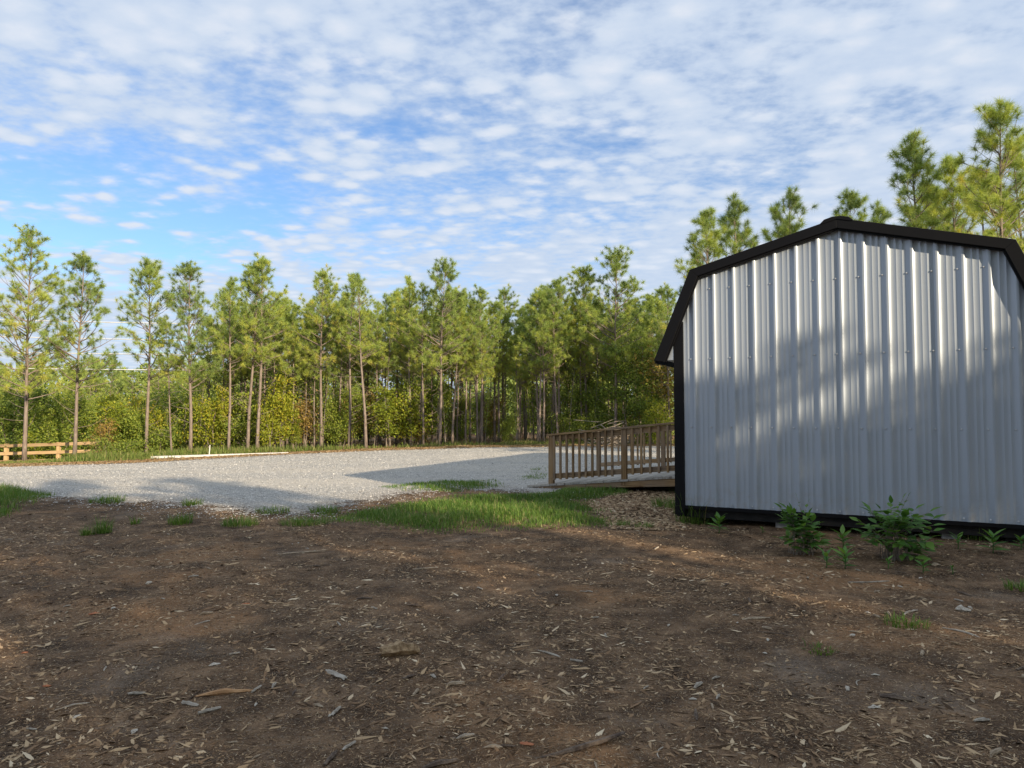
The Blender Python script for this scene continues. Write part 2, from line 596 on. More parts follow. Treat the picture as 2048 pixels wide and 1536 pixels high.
def poly_sd(poly, x, y):
    """signed distance to a polygon, positive inside"""
    x = np.asarray(x, float); y = np.asarray(y, float)
    d = np.full(x.shape, 1e9)
    ins = np.zeros(x.shape, bool)
    n = len(poly)
    for i in range(n):
        ax, ay = poly[i]; bx, by = poly[(i + 1) % n]
        ex, ey = bx - ax, by - ay
        tt = np.clip(((x - ax) * ex + (y - ay) * ey) / (ex * ex + ey * ey + 1e-12), 0, 1)
        d = np.minimum(d, np.hypot(x - ax - tt * ex, y - ay - tt * ey))
        c = ((ay > y) != (by > y))
        with np.errstate(divide='ignore', invalid='ignore'):
            xi = ax + (y - ay) / (by - ay if by != ay else 1e-9) * ex
        ins ^= c & (x < xi)
    return np.where(ins, d, -d)


def make_gravel():
    xs = np.arange(GRAVEL[:, 0].min() - 1, GRAVEL[:, 0].max() + 1, 0.16)
    ys = np.arange(GRAVEL[:, 1].min() - 1, GRAVEL[:, 1].max() + 1, 0.16)
    X, Y = np.meshgrid(xs, ys)
    sd = poly_sd(GRAVEL, X, Y)
    Z = gz(X, Y) + 0.008 + 0.035 * sstep(12, 17, Y)
    nx, ny = len(xs), len(ys)
    i = np.arange(nx * ny).reshape(ny, nx)
    F = np.stack([i[:-1, :-1], i[:-1, 1:], i[1:, 1:], i[1:, :-1]], -1).reshape(-1, 4)
    keep = (sd.ravel()[F] > -0.9).all(1)
    F = F[keep]
    used = np.unique(F)
    mp = np.full(nx * ny, -1); mp[used] = np.arange(len(used))
    V = np.stack([X, Y, Z], -1).reshape(-1, 3)[used]
    me = np_mesh('gravel_lot', V, mp[F], MATS['grey_gravel'], sd.ravel()[used], True)
    tag(obj('gravel_lot', me), kind='structure')


make_gravel()

# ------------------------------------------------------------------ scatter helpers
def unit_rand(rng, n):
    v = rng.normal(size=(n, 3))
    return v / np.linalg.norm(v, axis=1, keepdims=True)


def chips_mesh(name, rng, x, y, length, width, thick, tone, mat, lift=0.0):
    """flat six-cornered slivers lying on the ground, 8 triangles each"""
    n = len(x)
    yaw = rng.uniform(0, 2 * math.pi, n)
    tilt = rng.normal(0, 0.16, n)
    roll = rng.normal(0, 0.25, n)
    u = np.stack([np.cos(yaw) * np.cos(tilt), np.sin(yaw) * np.cos(tilt), np.sin(tilt)], 1)
    w = np.stack([-np.sin(yaw), np.cos(yaw), np.sin(roll)], 1)
    nn = np.cross(u, w)
    c = np.stack([x, y, gz(x, y) + thick * 0.35 + lift], 1)
    L, W, T = (a[:, None] for a in (length / 2, width / 2, thick / 2))
    s1 = rng.uniform(-0.5, 0.5, (n, 1)); s2 = rng.uniform(-0.5, 0.5, (n, 1))
    V = np.stack([c + u * L, c - u * L, c + w * W + u * L * s1, c - w * W + u * L * s2, c + nn * T, c - nn * T], 1)
    V = V[:, :5]
    f = np.array([(0, 2, 4), (2, 1, 4), (1, 3, 4), (3, 0, 4)])          # the undersides lie on the ground
    F = (np.arange(n)[:, None, None] * 5 + f[None]).reshape(-1, 3)
    return np_mesh(name, V.reshape(-1, 3), F, mat, np.repeat(tone, 5))


def blades_mesh(name, rng, x, y, h, wid, lean, tone, mat, sink=0.01):
    """grass blades: bent, tapering, 3 triangles each"""
    n = len(x)
    yaw = rng.uniform(0, 2 * math.pi, n)
    dx, dy = np.cos(yaw), np.sin(yaw)
    sx, sy = -dy * wid / 2, dx * wid / 2
    b = np.stack([x, y, gz(x, y) - sink], 1)
    m = b + np.stack([dx * lean * h * 0.35, dy * lean * h * 0.35, h * 0.62], 1)
    t = b + np.stack([dx * lean * h, dy * lean * h, h * np.sqrt(np.maximum(0.1, 1 - 0.6 * lean ** 2))], 1)
    s = np.stack([sx, sy, np.zeros(n)], 1)
    V = np.stack([b - s, b + s, m - s * 0.8, m + s * 0.8, t], 1).reshape(-1, 3)
    f = np.array([(0, 1, 3), (0, 3, 2), (2, 3, 4)])
    F = (np.arange(n)[:, None, None] * 5 + f[None]).reshape(-1, 3)
    return np_mesh(name, V, F, mat, np.repeat(tone, 5))


def patchy(x, y, s, seed):
    return (np.sin(x * s + seed) * np.cos(y * s * 1.3 + 2 * seed) + np.sin(x * s * 2.3 + y * s * 1.7 + seed * 3) * 0.6
            + np.sin(x * s * 4.1 - y * s * 3.7 + seed) * 0.35) / 1.95


def scatter_ground():
    rng = np.random.default_rng(4)
    # shredded wood over the soil: denser close by, thinning towards the gravel
    N = 230000
    y = 1.6 + 9.6 * rng.uniform(0, 1, N) ** 1.12
    x = rng.uniform(-1, 1, N) * (1.6 + 0.80 * y)
    keep = (poly_sd(GRAVEL, x, y) < 0.1 - 0.4 * rng.uniform(0, 1, N)) & (patchy(x, y, 1.7, 2.0) + 0.7 * patchy(x, y, 4.3, 6.0) + rng.normal(0, 0.42, N) > -0.12)
    x, y = x[keep], y[keep]
    n = len(x)
    L = np.clip(rng.lognormal(-3.95, 0.72, n), 0.005, 0.16)
    W = np.clip(L * rng.uniform(0.08, 0.55, n) * rng.uniform(0.5, 1.0, n), 0.003, 0.022)
    tone = np.clip(rng.normal(0.38, 0.25, n) + 0.12 * patchy(x, y, 0.8, 5), 0, 1)
    o = obj('wood_chips', chips_mesh('wood_chips', rng, x, y, L, W, np.clip(W * 0.5, 0.002, 0.006), tone, MATS['chip']))
    tag(o, 'shredded brown wood mulch covering the foreground soil', 'mulch', kind='stuff')
    # fine shreds and needles between the chips
    N = 300000
    y = 1.6 + 7.5 * rng.uniform(0, 1, N) ** 1.2
    x = rng.uniform(-1, 1, N) * (1.4 + 0.78 * y)
    keep = (poly_sd(GRAVEL, x, y) < 0.0) & (patchy(x, y, 2.3, 9.0) + rng.normal(0, 0.8, N) > -0.5)
    x, y = x[keep], y[keep]
    n = len(x)
    L = np.clip(rng.lognormal(-4.1, 0.55, n), 0.006, 0.07)
    W = rng.uniform(0.0014, 0.0045, n)
    tone = np.clip(rng.normal(0.30, 0.24, n), 0, 1)
    o = obj('fine_shreds', chips_mesh('fine_shreds', rng, x, y, L, W, W * 0.6, tone, MATS['chip'], 0.001))
    tag(o, 'fine brown wood shreds and dust matted between the chips', 'mulch', kind='stuff')
    # pale chip pile by the ramp and the shed corner
    N = 9000
    px, py = rng.uniform(1150, 1360, N), rng.uniform(975, 1065, N)
    poly = np.array([(p.x, p.y) for p in (ground_at(*q) for q in [(1190, 1010), (1235, 990), (1300, 983), (1352, 985), (1362, 1040), (1330, 1062), (1230, 1060), (1200, 1035)])])
    lo, hi = poly.min(0), poly.max(0)
    x = rng.uniform(lo[0], hi[0], N); y = rng.uniform(lo[1], hi[1], N)
    k = poly_sd(poly, x, y) > -0.25 * rng.uniform(0, 1, N)
    x, y = x[k], y[k]; n = len(x)
    L = np.clip(rng.lognormal(-3.05, 0.35, n), 0.02, 0.11); W = L * rng.uniform(0.25, 0.6, n)
    o = obj('wood_chips', chips_mesh('chip_drift', rng, x, y, L, W, W * 0.3 + 0.003, np.clip(rng.normal(0.46, 0.2, n), 0, 1), MATS['chip'], 0.01))
    tag(o, 'drift of coarse tan wood chips between ramp and shed corner', 'mulch', kind='stuff')
    # loose stones on the gravel
    N = 100000
    y = 8.8 + 18 * rng.uniform(0, 1, N) ** 1.25
    x = rng.uniform(-1, 0.35, N) * (2 + 0.76 * y)
    sd = poly_sd(GRAVEL, x, y)
    k = (sd > -0.55 * rng.uniform(0, 1, N) ** 2 * 1.5) & ((sd > 0.3) | (rng.uniform(0, 1, N) < 0.6))
    x, y = x[k], y[k]; n = len(x)
    L = np.clip(rng.lognormal(-4.15, 0.36, n), 0.007, 0.045) * (1 + 0.03 * (y - 9))
    o = obj('gravel_stones', chips_mesh('gravel_stones', rng, x, y, L, L * rng.uniform(0.6, 0.95, n), L * 0.55, np.clip(rng.normal(0.45, 0.25, n), 0, 1), MATS['stone'], 0.010 + 0.035 * sstep(12, 17, y)))
    tag(o, 'loose grey crushed stones on the gravel lot', 'gravel', kind='stuff')
    # fallen leaves along the far edge of the gravel
    fp = [p for p in far_p if -22 < p.x < 10]
    N = 22000
    seg = rng.integers(0, len(fp) - 1, N); t = rng.uniform(0, 1, N)
    ax = np.array([p.x for p in fp]); ay = np.array([p.y for p in fp])
    x = ax[seg] * (1 - t) + ax[seg + 1] * t
    y = ay[seg] * (1 - t) + ay[seg + 1] * t + rng.uniform(-0.55, 1.5, N)
    L = rng.uniform(0.04, 0.10, N)
    o = obj('fallen_leaves', chips_mesh('fallen_leaves', rng, x, y, L, L * 0.6, L * 0.12, np.clip(rng.normal(0.55, 0.25, N), 0, 1), MATS['litter'], 0.055))
    tag(o, 'strip of dry orange brown leaves along far gravel edge', 'leaf litter', kind='stuff')
    # leaf litter under the wood
    N = 16000
    y = rng.uniform(22, 46, N); x = rng.uniform(-0.9, 0.42, N) * y
    k = poly_sd(GRAVEL, x, y) < -1.0
    x, y = x[k], y[k]; n = len(x)
    L = rng.uniform(0.07, 0.16, n)
    o = obj('forest_litter', chips_mesh('forest_litter', rng, x, y, L, L * 0.6, L * 0.2, np.clip(rng.normal(0.35, 0.25, n), 0, 1), MATS['litter'], 0.012))
    tag(o, 'brown leaf litter on the floor of the wood', 'leaf litter', kind='stuff')


scatter_ground()


def grass_area(name, label, px_poly, count, hmean, mat, seed, wid=0.006, dry=0.06, patch=0.2, fringe=0.15):
    rng = np.random.default_rng(seed)
    poly = np.array([(p.x, p.y) for p in (ground_at(*q) for q in px_poly)])
    lo, hi = poly.min(0) - fringe, poly.max(0) + fringe
    x = rng.uniform(lo[0], hi[0], count * 3); y = rng.uniform(lo[1], hi[1], count * 3)
    sd = poly_sd(poly, x, y)
    k = (sd > -fringe * rng.uniform(0, 1, len(x)) ** 2) & (patchy(x, y, 2.6, seed) + rng.normal(0, 0.5, len(x)) > -0.6 + patch)
    x, y, sd = x[k][:count], y[k][:count], sd[k][:count]
    n = len(x)
    h = hmean * np.clip(rng.normal(1, 0.33, n), 0.3, 2.2) * np.clip(0.55 + sd * 1.2, 0.5, 1.0) * (1 + 0.35 * patchy(x, y, 3.5, seed + 1))
    tone = np.clip(rng.normal(0.42, 0.17, n) + 0.12 * patchy(x, y, 1.1, seed), 0, 0.9)
    tone = np.where(rng.uniform(0, 1, n) < dry, 1.0, tone)
    o = obj(name, blades_mesh(name, rng, x, y, h, wid * rng.uniform(0.7, 1.4, n), np.clip(rng.normal(0.5, 0.25, n), 0.05, 1.1), tone, MATS[mat]))
    return tag(o, label, 'grass', kind='stuff')


grass_area('grass', 'lush green grass patch at the gravel edge before the ramp', [(690, 1034), (760, 1018), (860, 1004), (960, 992), (1080, 990), (1150, 1003), (1165, 1015), (1195, 1030), (1205, 1048), (1100, 1050), (1000, 1056), (860, 1058), (800, 1048), (700, 1042)], 20000, 0.085, 'grass', 11, 0.007, 0.09, 0.35, 0.35)
grass_area('grass', 'thin strip of grass on the gravel beyond the lush patch', [(770, 975), (860, 966), (990, 962), (1005, 974), (900, 984), (820, 982)], 4500, 0.08, 'grass', 12, 0.008, 0.08, 0.35)
grass_area('grass', 'short grass along the near side of the ramp', [(1085, 990), (1130, 980), (1245, 979), (1250, 988), (1180, 998), (1110, 1000)], 4500, 0.09, 'grass', 13, 0.007, 0.05, 0.1)
grass_area('grass', 'few grass blades in the gravel left of the ramp', [(1040, 962), (1060, 940), (1096, 935), (1096, 960)], 1500, 0.09, 'grass', 14, 0.008, 0.1, 0.3)
grass_area('grass', 'dark green grass clump at the left edge of the picture', [(-120, 985), (0, 978), (50, 986), (100, 992), (60, 1004), (0, 1035), (-120, 1040)], 7000, 0.15, 'grass', 15, 0.006, 0.05, 0.1)
verge = [(x, y - 3) for x, y in FAR_PX[1:]]
grass_area('grass', 'sunlit strip of tall verge grass between gravel and pines', [(x, y - 6) for x, y in [(105, 933), (200, 930), (350, 921), (500, 914), (700, 905), (850, 899), (1000, 896)]] + [(1000, 891), (850, 894), (700, 897), (500, 904), (350, 908), (200, 915), (130, 921)], 48000, 0.24, 'verge', 16, 0.017, 0.10, 0.0, 0.5)
grass_area('grass', 'short sparse verge grass before the left fence', [(-60, 933), (20, 929), (110, 926), (120, 920), (20, 924), (-60, 928)], 6000, 0.07, 'verge', 18, 0.015, 0.2, 0.2, 0.4)
grass_area('grass', 'low grass fringe under the pines behind the ramp', [(1000, 893), (1200, 890), (1400, 889), (1400, 886), (1200, 886), (1000, 888)], 9000, 0.16, 'verge', 17, 0.016, 0.25, 0.2, 0.5)


def tuft_mesh(seed, count, h, spread, mat, wid=0.006, lean=0.55, dry=0.05):
    rng = np.random.default_rng(seed)
    n = count
    a = rng.uniform(0, 2 * math.pi, n); r = spread * np.sqrt(rng.uniform(0, 1, n))
    x, y = r * np.cos(a), r * np.sin(a)
    hh = h * np.clip(rng.normal(0.85, 0.3, n), 0.25, 1.5)
    tone = np.clip(rng.normal(0.4, 0.18, n), 0, 0.9)
    tone = np.where(rng.uniform(0, 1, n) < dry, 1.0, tone)
    le = np.clip(rng.normal(lean, 0.25, n), 0.05, 1.2)
    yaw = a + rng.normal(0, 0.7, n)
    dx, dy = np.cos(yaw), np.sin(yaw)
    b = np.stack([x, y, np.full(n, -0.02)], 1)
    m = b + np.stack([dx * le * hh * 0.35, dy * le * hh * 0.35, hh * 0.62], 1)
    t = b + np.stack([dx * le * hh, dy * le * hh, hh * np.sqrt(np.maximum(0.1, 1 - 0.6 * le ** 2))], 1)
    s = np.stack([-dy * wid / 2, dx * wid / 2, np.zeros(n)], 1)
    V = np.stack([b - s, b + s, m - s * 0.8, m + s * 0.8, t], 1).reshape(-1, 3)
    f = np.array([(0, 1, 3), (0, 3, 2), (2, 3, 4)])
    F = (np.arange(n)[:, None, None] * 5 + f[None]).reshape(-1, 3)
    return np_mesh('grass_tuft', V, F, MATS[mat], np.repeat(tone, 5))


for i, (px, py, cnt, h, sp, lab) in enumerate([
        (215, 1004, 420, 0.11, 0.24, 'low grass tuft on the soil edge near the left gravel'),
        (385, 1011, 260, 0.11, 0.13, 'small grass tuft at the gravel edge, left of centre'),
        (176, 1070, 130, 0.11, 0.07, 'small bright grass tuft on the soil beside a thinner tuft'),
        (207, 1066, 120, 0.19, 0.08, 'thin upright grass tuft, right one of the pair on the soil'),
        (360, 1047, 260, 0.13, 0.14, 'yellowish grass tuft on the soil near the orange patch'),
        (270, 1048, 60, 0.10, 0.05, 'tiny lone grass tuft between two larger ones on the soil'),
        (480, 1050, 420, 0.11, 0.20, 'wide low grass tuft on the soil just before the gravel'),
        (545, 1024, 380, 0.09, 0.22, 'flat grass tuft lying on the near gravel edge'),
        (650, 1026, 380, 0.11, 0.20, 'grass tuft touching the left end of the lush patch'),
        (612, 1048, 560, 0.10, 0.30, 'spreading grass tuft below the left end of the lush patch'),
        (1388, 1046, 300, 0.34, 0.22, 'tall wispy grass tuft at the left corner of the shed'),
        (1330, 1015, 260, 0.16, 0.18, 'short grass tuft on the chips left of the shed corner'),
        (1247, 1053, 110, 0.10, 0.08, 'small grass tuft on the chips right of the lush patch'),
        (1288, 1056, 150, 0.09, 0.11, 'low grass tuft on the chips before the shed corner'),
        (1950, 1075, 280, 0.17, 0.22, 'dark grass tuft under the shed wall near the right edge'),
        (2015, 1075, 380, 0.20, 0.26, 'dark thick grass clump under the shed at the right edge'),
        (1812, 1248, 240, 0.06, 0.13, 'short green grass tuft beside the forked pale twig'),
        (1640, 1300, 90, 0.05, 0.09, 'faint grass sprig on the soil below the small weeds'),
        (2040, 1178, 140, 0.08, 0.10, 'green grass sprig on the soil at the right edge')]):
    o = obj('grass_tuft', tuft_mesh(40 + i, cnt, h, sp, 'grass', 0.0055, 0.55 if h < 0.3 else 0.5))
    o.location = ground_at(px, py)
    tag(o, lab, 'grass tuft')

# ------------------------------------------------------------------ shed
SHED_RZ = math.atan2(-0.459, 0.889)
shed = empty('storage_shed', (1.978, 8.616, 0.0), SHED_RZ)
tag(shed, 'pale ribbed metal storage shed with black gambrel roof trim', 'shed')
SW, SL = 3.646, 9.1              # width, length
CX = SW / 2
OUT = [(-0.235, 1.956), (0.211, 3.034), (CX, 3.455), (SW - 0.211, 3.034), (SW + 0.235, 1.956)]
INN = [(-0.105, 1.940), (0.305, 2.950), (CX, 3.345), (SW - 0.305, 2.950), (SW + 0.105, 1.940)]


def outline(x, line):
    return float(np.interp(x, [p[0] for p in line], [p[1] for p in line]))


RIB0, PITCH_R, NR = 0.245 - 0.2286, 0.2286, 17


def rib_profile(x0, x1):
    """(x, depth towards the viewer) across a ribbed sheet"""
    pts = [(x0, 0.0)]
    for k in range(-1, NR + 1):
        c = RIB0 + k * PITCH_R
        for dx, d in ((-0.026, 0), (-0.013, 0.020), (-0.010, 0.021), (0.010, 0.021), (0.013, 0.020), (0.026, 0),
                      (0.082, 0), (0.085, 0.0018), (0.088, 0.0018), (0.091, 0),
                      (0.139, 0), (0.142, 0.0018), (0.145, 0.0018), (0.148, 0)):
            if x0 + 1e-4 < c + dx < x1 - 1e-4:
                pts.append((c + dx, d))
    pts.append((x1, 0.0))
    return pts


def wall_sheet(x0, x1, y_face, sign, base, top_line, name, parent, drop=0.03):
    V, F = [], []
    for x, d in rib_profile(x0, x1):
        top = outline(x, top_line) - drop
        n = 7
        for k in range(n):
            V.append((x, y_face + sign * d, base + (top - base) * k / (n - 1)))
    m = len(V) // 7
    for i in range(m - 1):
        for k in range(6):
            a = i * 7 + k
            q = (a, a + 7, a + 8, a + 1)
            F.append(q if sign < 0 else q[::-1])
    return obj(name, np_mesh(name, V, F, MATS['pale_metal']), parent)


# front gable: sheets of four ribs, each lapped a hair over the next
edges = [0.0] + [RIB0 - 0.030 + 4 * PITCH_R * k for k in range(1, 4)] + [SW]
for k in range(len(edges) - 1):
    wall_sheet(edges[k], edges[k + 1], -0.0015 * (k % 2), -1, 0.215, OUT, 'wall_sheet', shed, 0.045)
for k in range(len(edges) - 1):
    wall_sheet(edges[k], edges[k + 1], SL + 0.0015 * (k % 2), 1, 0.215, OUT, 'rear_wall_sheet', shed, 0.045)
for sx, nm in ((0.0, 'side_wall'), (SW, 'side_wall')):
    V, F = [], []
    prof = [(y, d) for y, d in ((q * 0.2286 + o, dd) for q in range(int(SL / 0.2286)) for o, dd in ((0.02, 0), (0.035, 0.018), (0.06, 0.018), (0.075, 0))) if y < SL - 0.02]
    prof = [(0.0, 0)] + prof + [(SL, 0)]
    sg = -1 if sx == 0 else 1
    for y, d in prof:
        V += [(sx + sg * d, y, 0.215), (sx + sg * d, y, 2.45)]
    for i in range(len(prof) - 1):
        F.append((2 * i, 2 * i + 1, 2 * i + 3, 2 * i + 2) if sg < 0 else (2 * i, 2 * i + 2, 2 * i + 3, 2 * i + 1))
    obj(nm, np_mesh(nm, V, F, MATS['pale_metal']), shed)
# roof slopes (slabs under the outer line), trim along the rakes, ridge cap
TH = 0.03
for a, b, nm in ((0, 1, 'roof_panel'), (1, 2, 'roof_panel'), (2, 3, 'roof_panel'), (3, 4, 'roof_panel')):
    (x0, z0), (x1, z1) = OUT[a], OUT[b]
    MB().prism([(x0, z0 - TH), (x1, z1 - TH), (x1, z1 - 0.004), (x0, z0 - 0.004)], -0.030, SL + 0.03).build(nm, MATS['black_metal'], shed)
for yy0, yy1 in ((-0.085, -0.032), (SL + 0.032, SL + 0.085)):
    for a in range(4):
        (x0, z0), (x1, z1) = OUT[a], OUT[a + 1]
        (u0, w0), (u1, w1) = INN[a], INN[a + 1]
        rt = MB().prism([(u0, w0), (u1, w1), (x1, z1), (x0, z0)], yy0, yy1).build('rake_trim', MATS['black_metal'], shed, bevel=0.004)
        L = 0.018
        lx0, lz0 = u0 + (0.02 if a < 2 else -0.02) * (a in (0, 3)), w0 - L * (a in (1, 2)) - 0.0
        dx = 0.018 if a == 0 else (-0.018 if a == 3 else 0.0)
        dz = 0.018 if a in (1, 2) else 0.0
        ya, yb = (yy0 + 0.022, yy1 - 0.003) if yy0 < 0 else (yy0 + 0.003, yy1 - 0.022)
        MB().prism([(u0 + dx, w0 - dz), (u1 + dx, w1 - dz), (u1 - dx * 0.2, w1 + dz * 0.2), (u0 - dx * 0.2, w0 + dz * 0.2)], ya, yb).build('trim_lip', MATS['black_metal'], rt)
MB().prism([(CX - 0.175, 3.402), (CX - 0.13, 3.405), (CX, 3.44), (CX + 0.13, 3.405), (CX + 0.175, 3.402), (CX + 0.125, 3.452), (CX + 0.045, 3.474), (CX - 0.045, 3.474), (CX - 0.125, 3.452)],
           -0.092, SL + 0.092).build('ridge_cap', MATS['black_metal'], shed, bevel=0.006)
# boxed eaves: pale soffit pieces
for sg in (0, 1):
    poly = [(-0.118, 1.962), (-0.002, 1.962), (-0.002, 2.205)]
    if sg:
        poly = [(SW - x, z) for x, z in poly][::-1]
    MB().prism(poly, -0.024, SL + 0.02).build('eave_soffit', MATS['pale_metal'], shed)
# corner posts, sill board, skids, blocks
for x0, x1, top in ((-0.006, 0.112, 2.42), (SW - 0.112, SW + 0.006, 2.42)):
    MB().box(x0, x1, -0.028, 0.075, 0.10, top).build('corner_trim', MATS['black_metal'], shed, bevel=0.004)
MB().box(0.114, SW - 0.114, -0.024, 0.03, 0.175, 0.214).build('base_trim', MATS['black_metal'], shed)
MB().box(0.0, SW, 0.032, 0.072, 0.075, 0.213).build('rim_joist', MATS['black_timber'], shed)
for x in (0.25, 1.25, 2.40, 3.30):
    MB().box(x, x + 0.09, 0.09, SL - 0.09, 0.03, 0.165).build('skid', MATS['black_timber'], shed)
MB().box(0.02, SW - 0.02, 0.075, SL - 0.05, 0.168, 0.212).build('floor_deck', MATS['black_timber'], shed)
for x, y in ((1.12, 0.05), (2.75, 0.05), (0.30, 3.0), (3.2, 3.0)):
    MB().box(x, x + 0.17, y + 0.035, y + 0.40, -0.05, 0.07).build('foundation_block', MATS['concrete'], shed, bevel=0.006)
# double door on the ramp side
d = MB().box(-0.055, -0.021, 3.65, 5.95, 0.36, 1.93).build('door', MATS['pale_metal'], shed)
for y0 in (3.60, 5.88):
    MB().box(-0.075, -0.057, y0, y0 + 0.12, 0.33, 1.945).build('door_jamb', MATS['black_metal'], d)
MB().box(-0.095, -0.077, 4.72, 4.78, 1.0, 1.22).build('handle', MATS['screw_metal'], d)
# screw heads in rows beside every rib
scr = MB()
for h in (0.245, 1.15, 1.965, 2.80):
    for k in range(-1, NR):
        x = RIB0 + PITCH_R * (k + 1) - 0.047
        if 0.13 < x < SW - 0.13 and h < outline(x, INN) - 0.05:
            vs_ = [(x + 0.010 * math.cos(a), -0.0015, h + 0.010 * math.sin(a)) for a in np.arange(6) * math.pi / 3]
            vt_ = [(x + 0.007 * math.cos(a), -0.0110, h + 0.007 * math.sin(a)) for a in np.arange(6) * math.pi / 3]
            scr.add(vs_ + vt_, [(6, 7, 8, 9, 10, 11)] + [(i, (i + 1) % 6, (i + 1) % 6 + 6, i + 6) for i in range(6)])
tag(scr.build('screw_heads', MATS['screw_metal'], shed), kind='stuff')

# ------------------------------------------------------------------ ramp
ramp = empty('entrance_ramp', (1.978, 8.616, 0.0), SHED_RZ)
tag(ramp, 'wide wooden access ramp with baluster railings beside the shed', 'ramp')
RX0, RX1, RY0, RY1 = -3.42, -0.10, 2.90, 6.75
ROT = Matrix.Rotation(SHED_RZ, 3, 'Z')


def rdeck(x):
    return 0.035 + 0.100 * (x - RX0)


def ramp_x(px, ly):
    """position along the ramp seen in photo column px on the plane local y = ly"""
    r = ray(px, 829)
    q = ROT.inverted() @ Vector((r.x, r.y, 0))
    o = ROT.inverted() @ Vector((-1.978, -8.616, 0))
    k = (ly - o.y) / q.y
    return o.x + q.x * k


nb = 23
bw = (RX1 - RX0) / nb
rr = random.Random(3)
for i in range(nb):
    x0 = RX0 + i * bw + 0.004
    x1 = RX0 + (i + 1) * bw - 0.004
    za, zb = rdeck(x0), rdeck(x1)
    j = rr.uniform(-0.012, 0.012); jz = rr.uniform(-0.002, 0.002)
    b = MB()
    vs_ = []
    for y in (RY0 + j, RY1 + j):
        vs_ += [(x0, y, za - 0.034 + jz), (x1, y, zb - 0.034 + jz), (x1, y, zb + jz), (x0, y, za + jz)]
    b.add(vs_, [(0, 1, 2, 3), (7, 6, 5, 4), (0, 4, 5, 1), (1, 5, 6, 2), (2, 6, 7, 3), (3, 7, 4, 0)])
    b.build('deck_board', MATS['deck_wood'], ramp)
for y0 in (RY0 + 0.02, (RY0 + RY1) / 2, RY1 - 0.06):
    MB().prism([(RX0 + 0.35, rdeck(RX0 + 0.35) - 0.075), (RX1, rdeck(RX1) - 0.19), (RX1, rdeck(RX1) - 0.038), (RX0 + 0.05, rdeck(RX0 + 0.05) - 0.038)], y0, y0 + 0.04).build('stringer', MATS['ramp_wood_x'], ramp)


def sloped(x0, x1, y0, y1, h0, h1):
    return MB().prism([(x0, rdeck(x0) + h0), (x1, rdeck(x1) + h0), (x1, rdeck(x1) + h1), (x0, rdeck(x0) + h1)], y0, y1)


def railing(ly, posts, bal_px, out):
    """rail assembly on the line local y = ly; out = -1 when the balusters face the viewer side"""
    for x in posts:
        MB().box(x - 0.044, x + 0.044, ly - 0.044, ly + 0.044, rdeck(x) - (0.10 if x < -1 else 0.20), rdeck(x) + 0.842).build('post', MATS['ramp_wood_z'], ramp, bevel=0.003)
    xe = RX1 - 0.02
    xs = sorted(posts) + [xe]
    for a, b in zip(xs[:-1], xs[1:]):
        g0, g1 = a + 0.046, (b - 0.046 if b in posts else b)
        sloped(g0, g1, ly - 0.019, ly + 0.019, 0.085, 0.175).build('bottom_rail', MATS['ramp_wood_x'], ramp)
        sloped(g0, g1, ly - 0.019, ly + 0.019, 0.752, 0.839).build('top_rail', MATS['ramp_wood_x'], ramp)
    sloped(min(posts) - 0.07, xe, ly - 0.070, ly + 0.070, 0.844, 0.878).build('handrail_cap', MATS['ramp_wood_x'], ramp, bevel=0.004)
    for x in bal_px:
        y0 = ly + out * 0.021
        y1 = y0 + out * 0.036
        j = rr.uniform(-0.006, 0.006)
        MB().box(x - 0.018, x + 0.018, min(y0, y1), max(y0, y1), rdeck(x) + 0.065 + j, rdeck(x) + 0.837).build('baluster', MATS['ramp_wood_z'], ramp)


LN, LF = RY0 + 0.06, RY1 - 0.06
p1, p2 = ramp_x(1103, LN), ramp_x(1248, LN)
near_b = []
step = (p2 - p1 - 0.088) / 10.5
near_b = [p1 + 0.068 + step * k for k in range(10)]
x = p2 + 0.16
while x < RX1 - 0.05:
    near_b.append(x); x += 0.148
railing(LN, [p1, p2, RX1 - 0.08], near_b, -1)
f1, f2 = ramp_x(1197, LF), ramp_x(1326, LF)
far_b = []
x = f1 + 0.16
while x < RX1 - 0.05:
    if abs(x - f2) > 0.07:
        far_b.append(x)
    x += 0.148
railing(LF, [f1, f2, RX1 - 0.08], far_b, 1)

# ------------------------------------------------------------------ fence at the left
FY = 29.2
fence = empty('rail_fence', on_ground(-10, FY))
tag(fence, 'new three-rail wooden fence at the left edge under the pines', 'fence')
fx = [(px - 1024) / FPX * FY for px in (-85, 16, 120, 198)]
base = fence.location.z
for k, x in enumerate(fx):
    MB().box(x - 0.065 - fence.location.x, x + 0.065 - fence.location.x, -0.06, 0.06, gzf(x, FY) - base - 0.1, gzf(x, FY) - base + 1.08).build('post', MATS['fence_wood_z'], fence)
for a, b in zip(fx[:-1], fx[1:]):
    za, zb = gzf(a, FY) - base, gzf(b, FY) - base
    for h in (0.29, 0.62, 0.94):
        x0, x1 = a - fence.location.x + 0.003, b - fence.location.x - 0.003
        MB().prism([(x0, za + h), (x1, zb + h), (x1, zb + h + 0.125), (x0, za + h + 0.125)], -0.10, -0.065).build('rail', MATS['fence_wood_x'], fence)

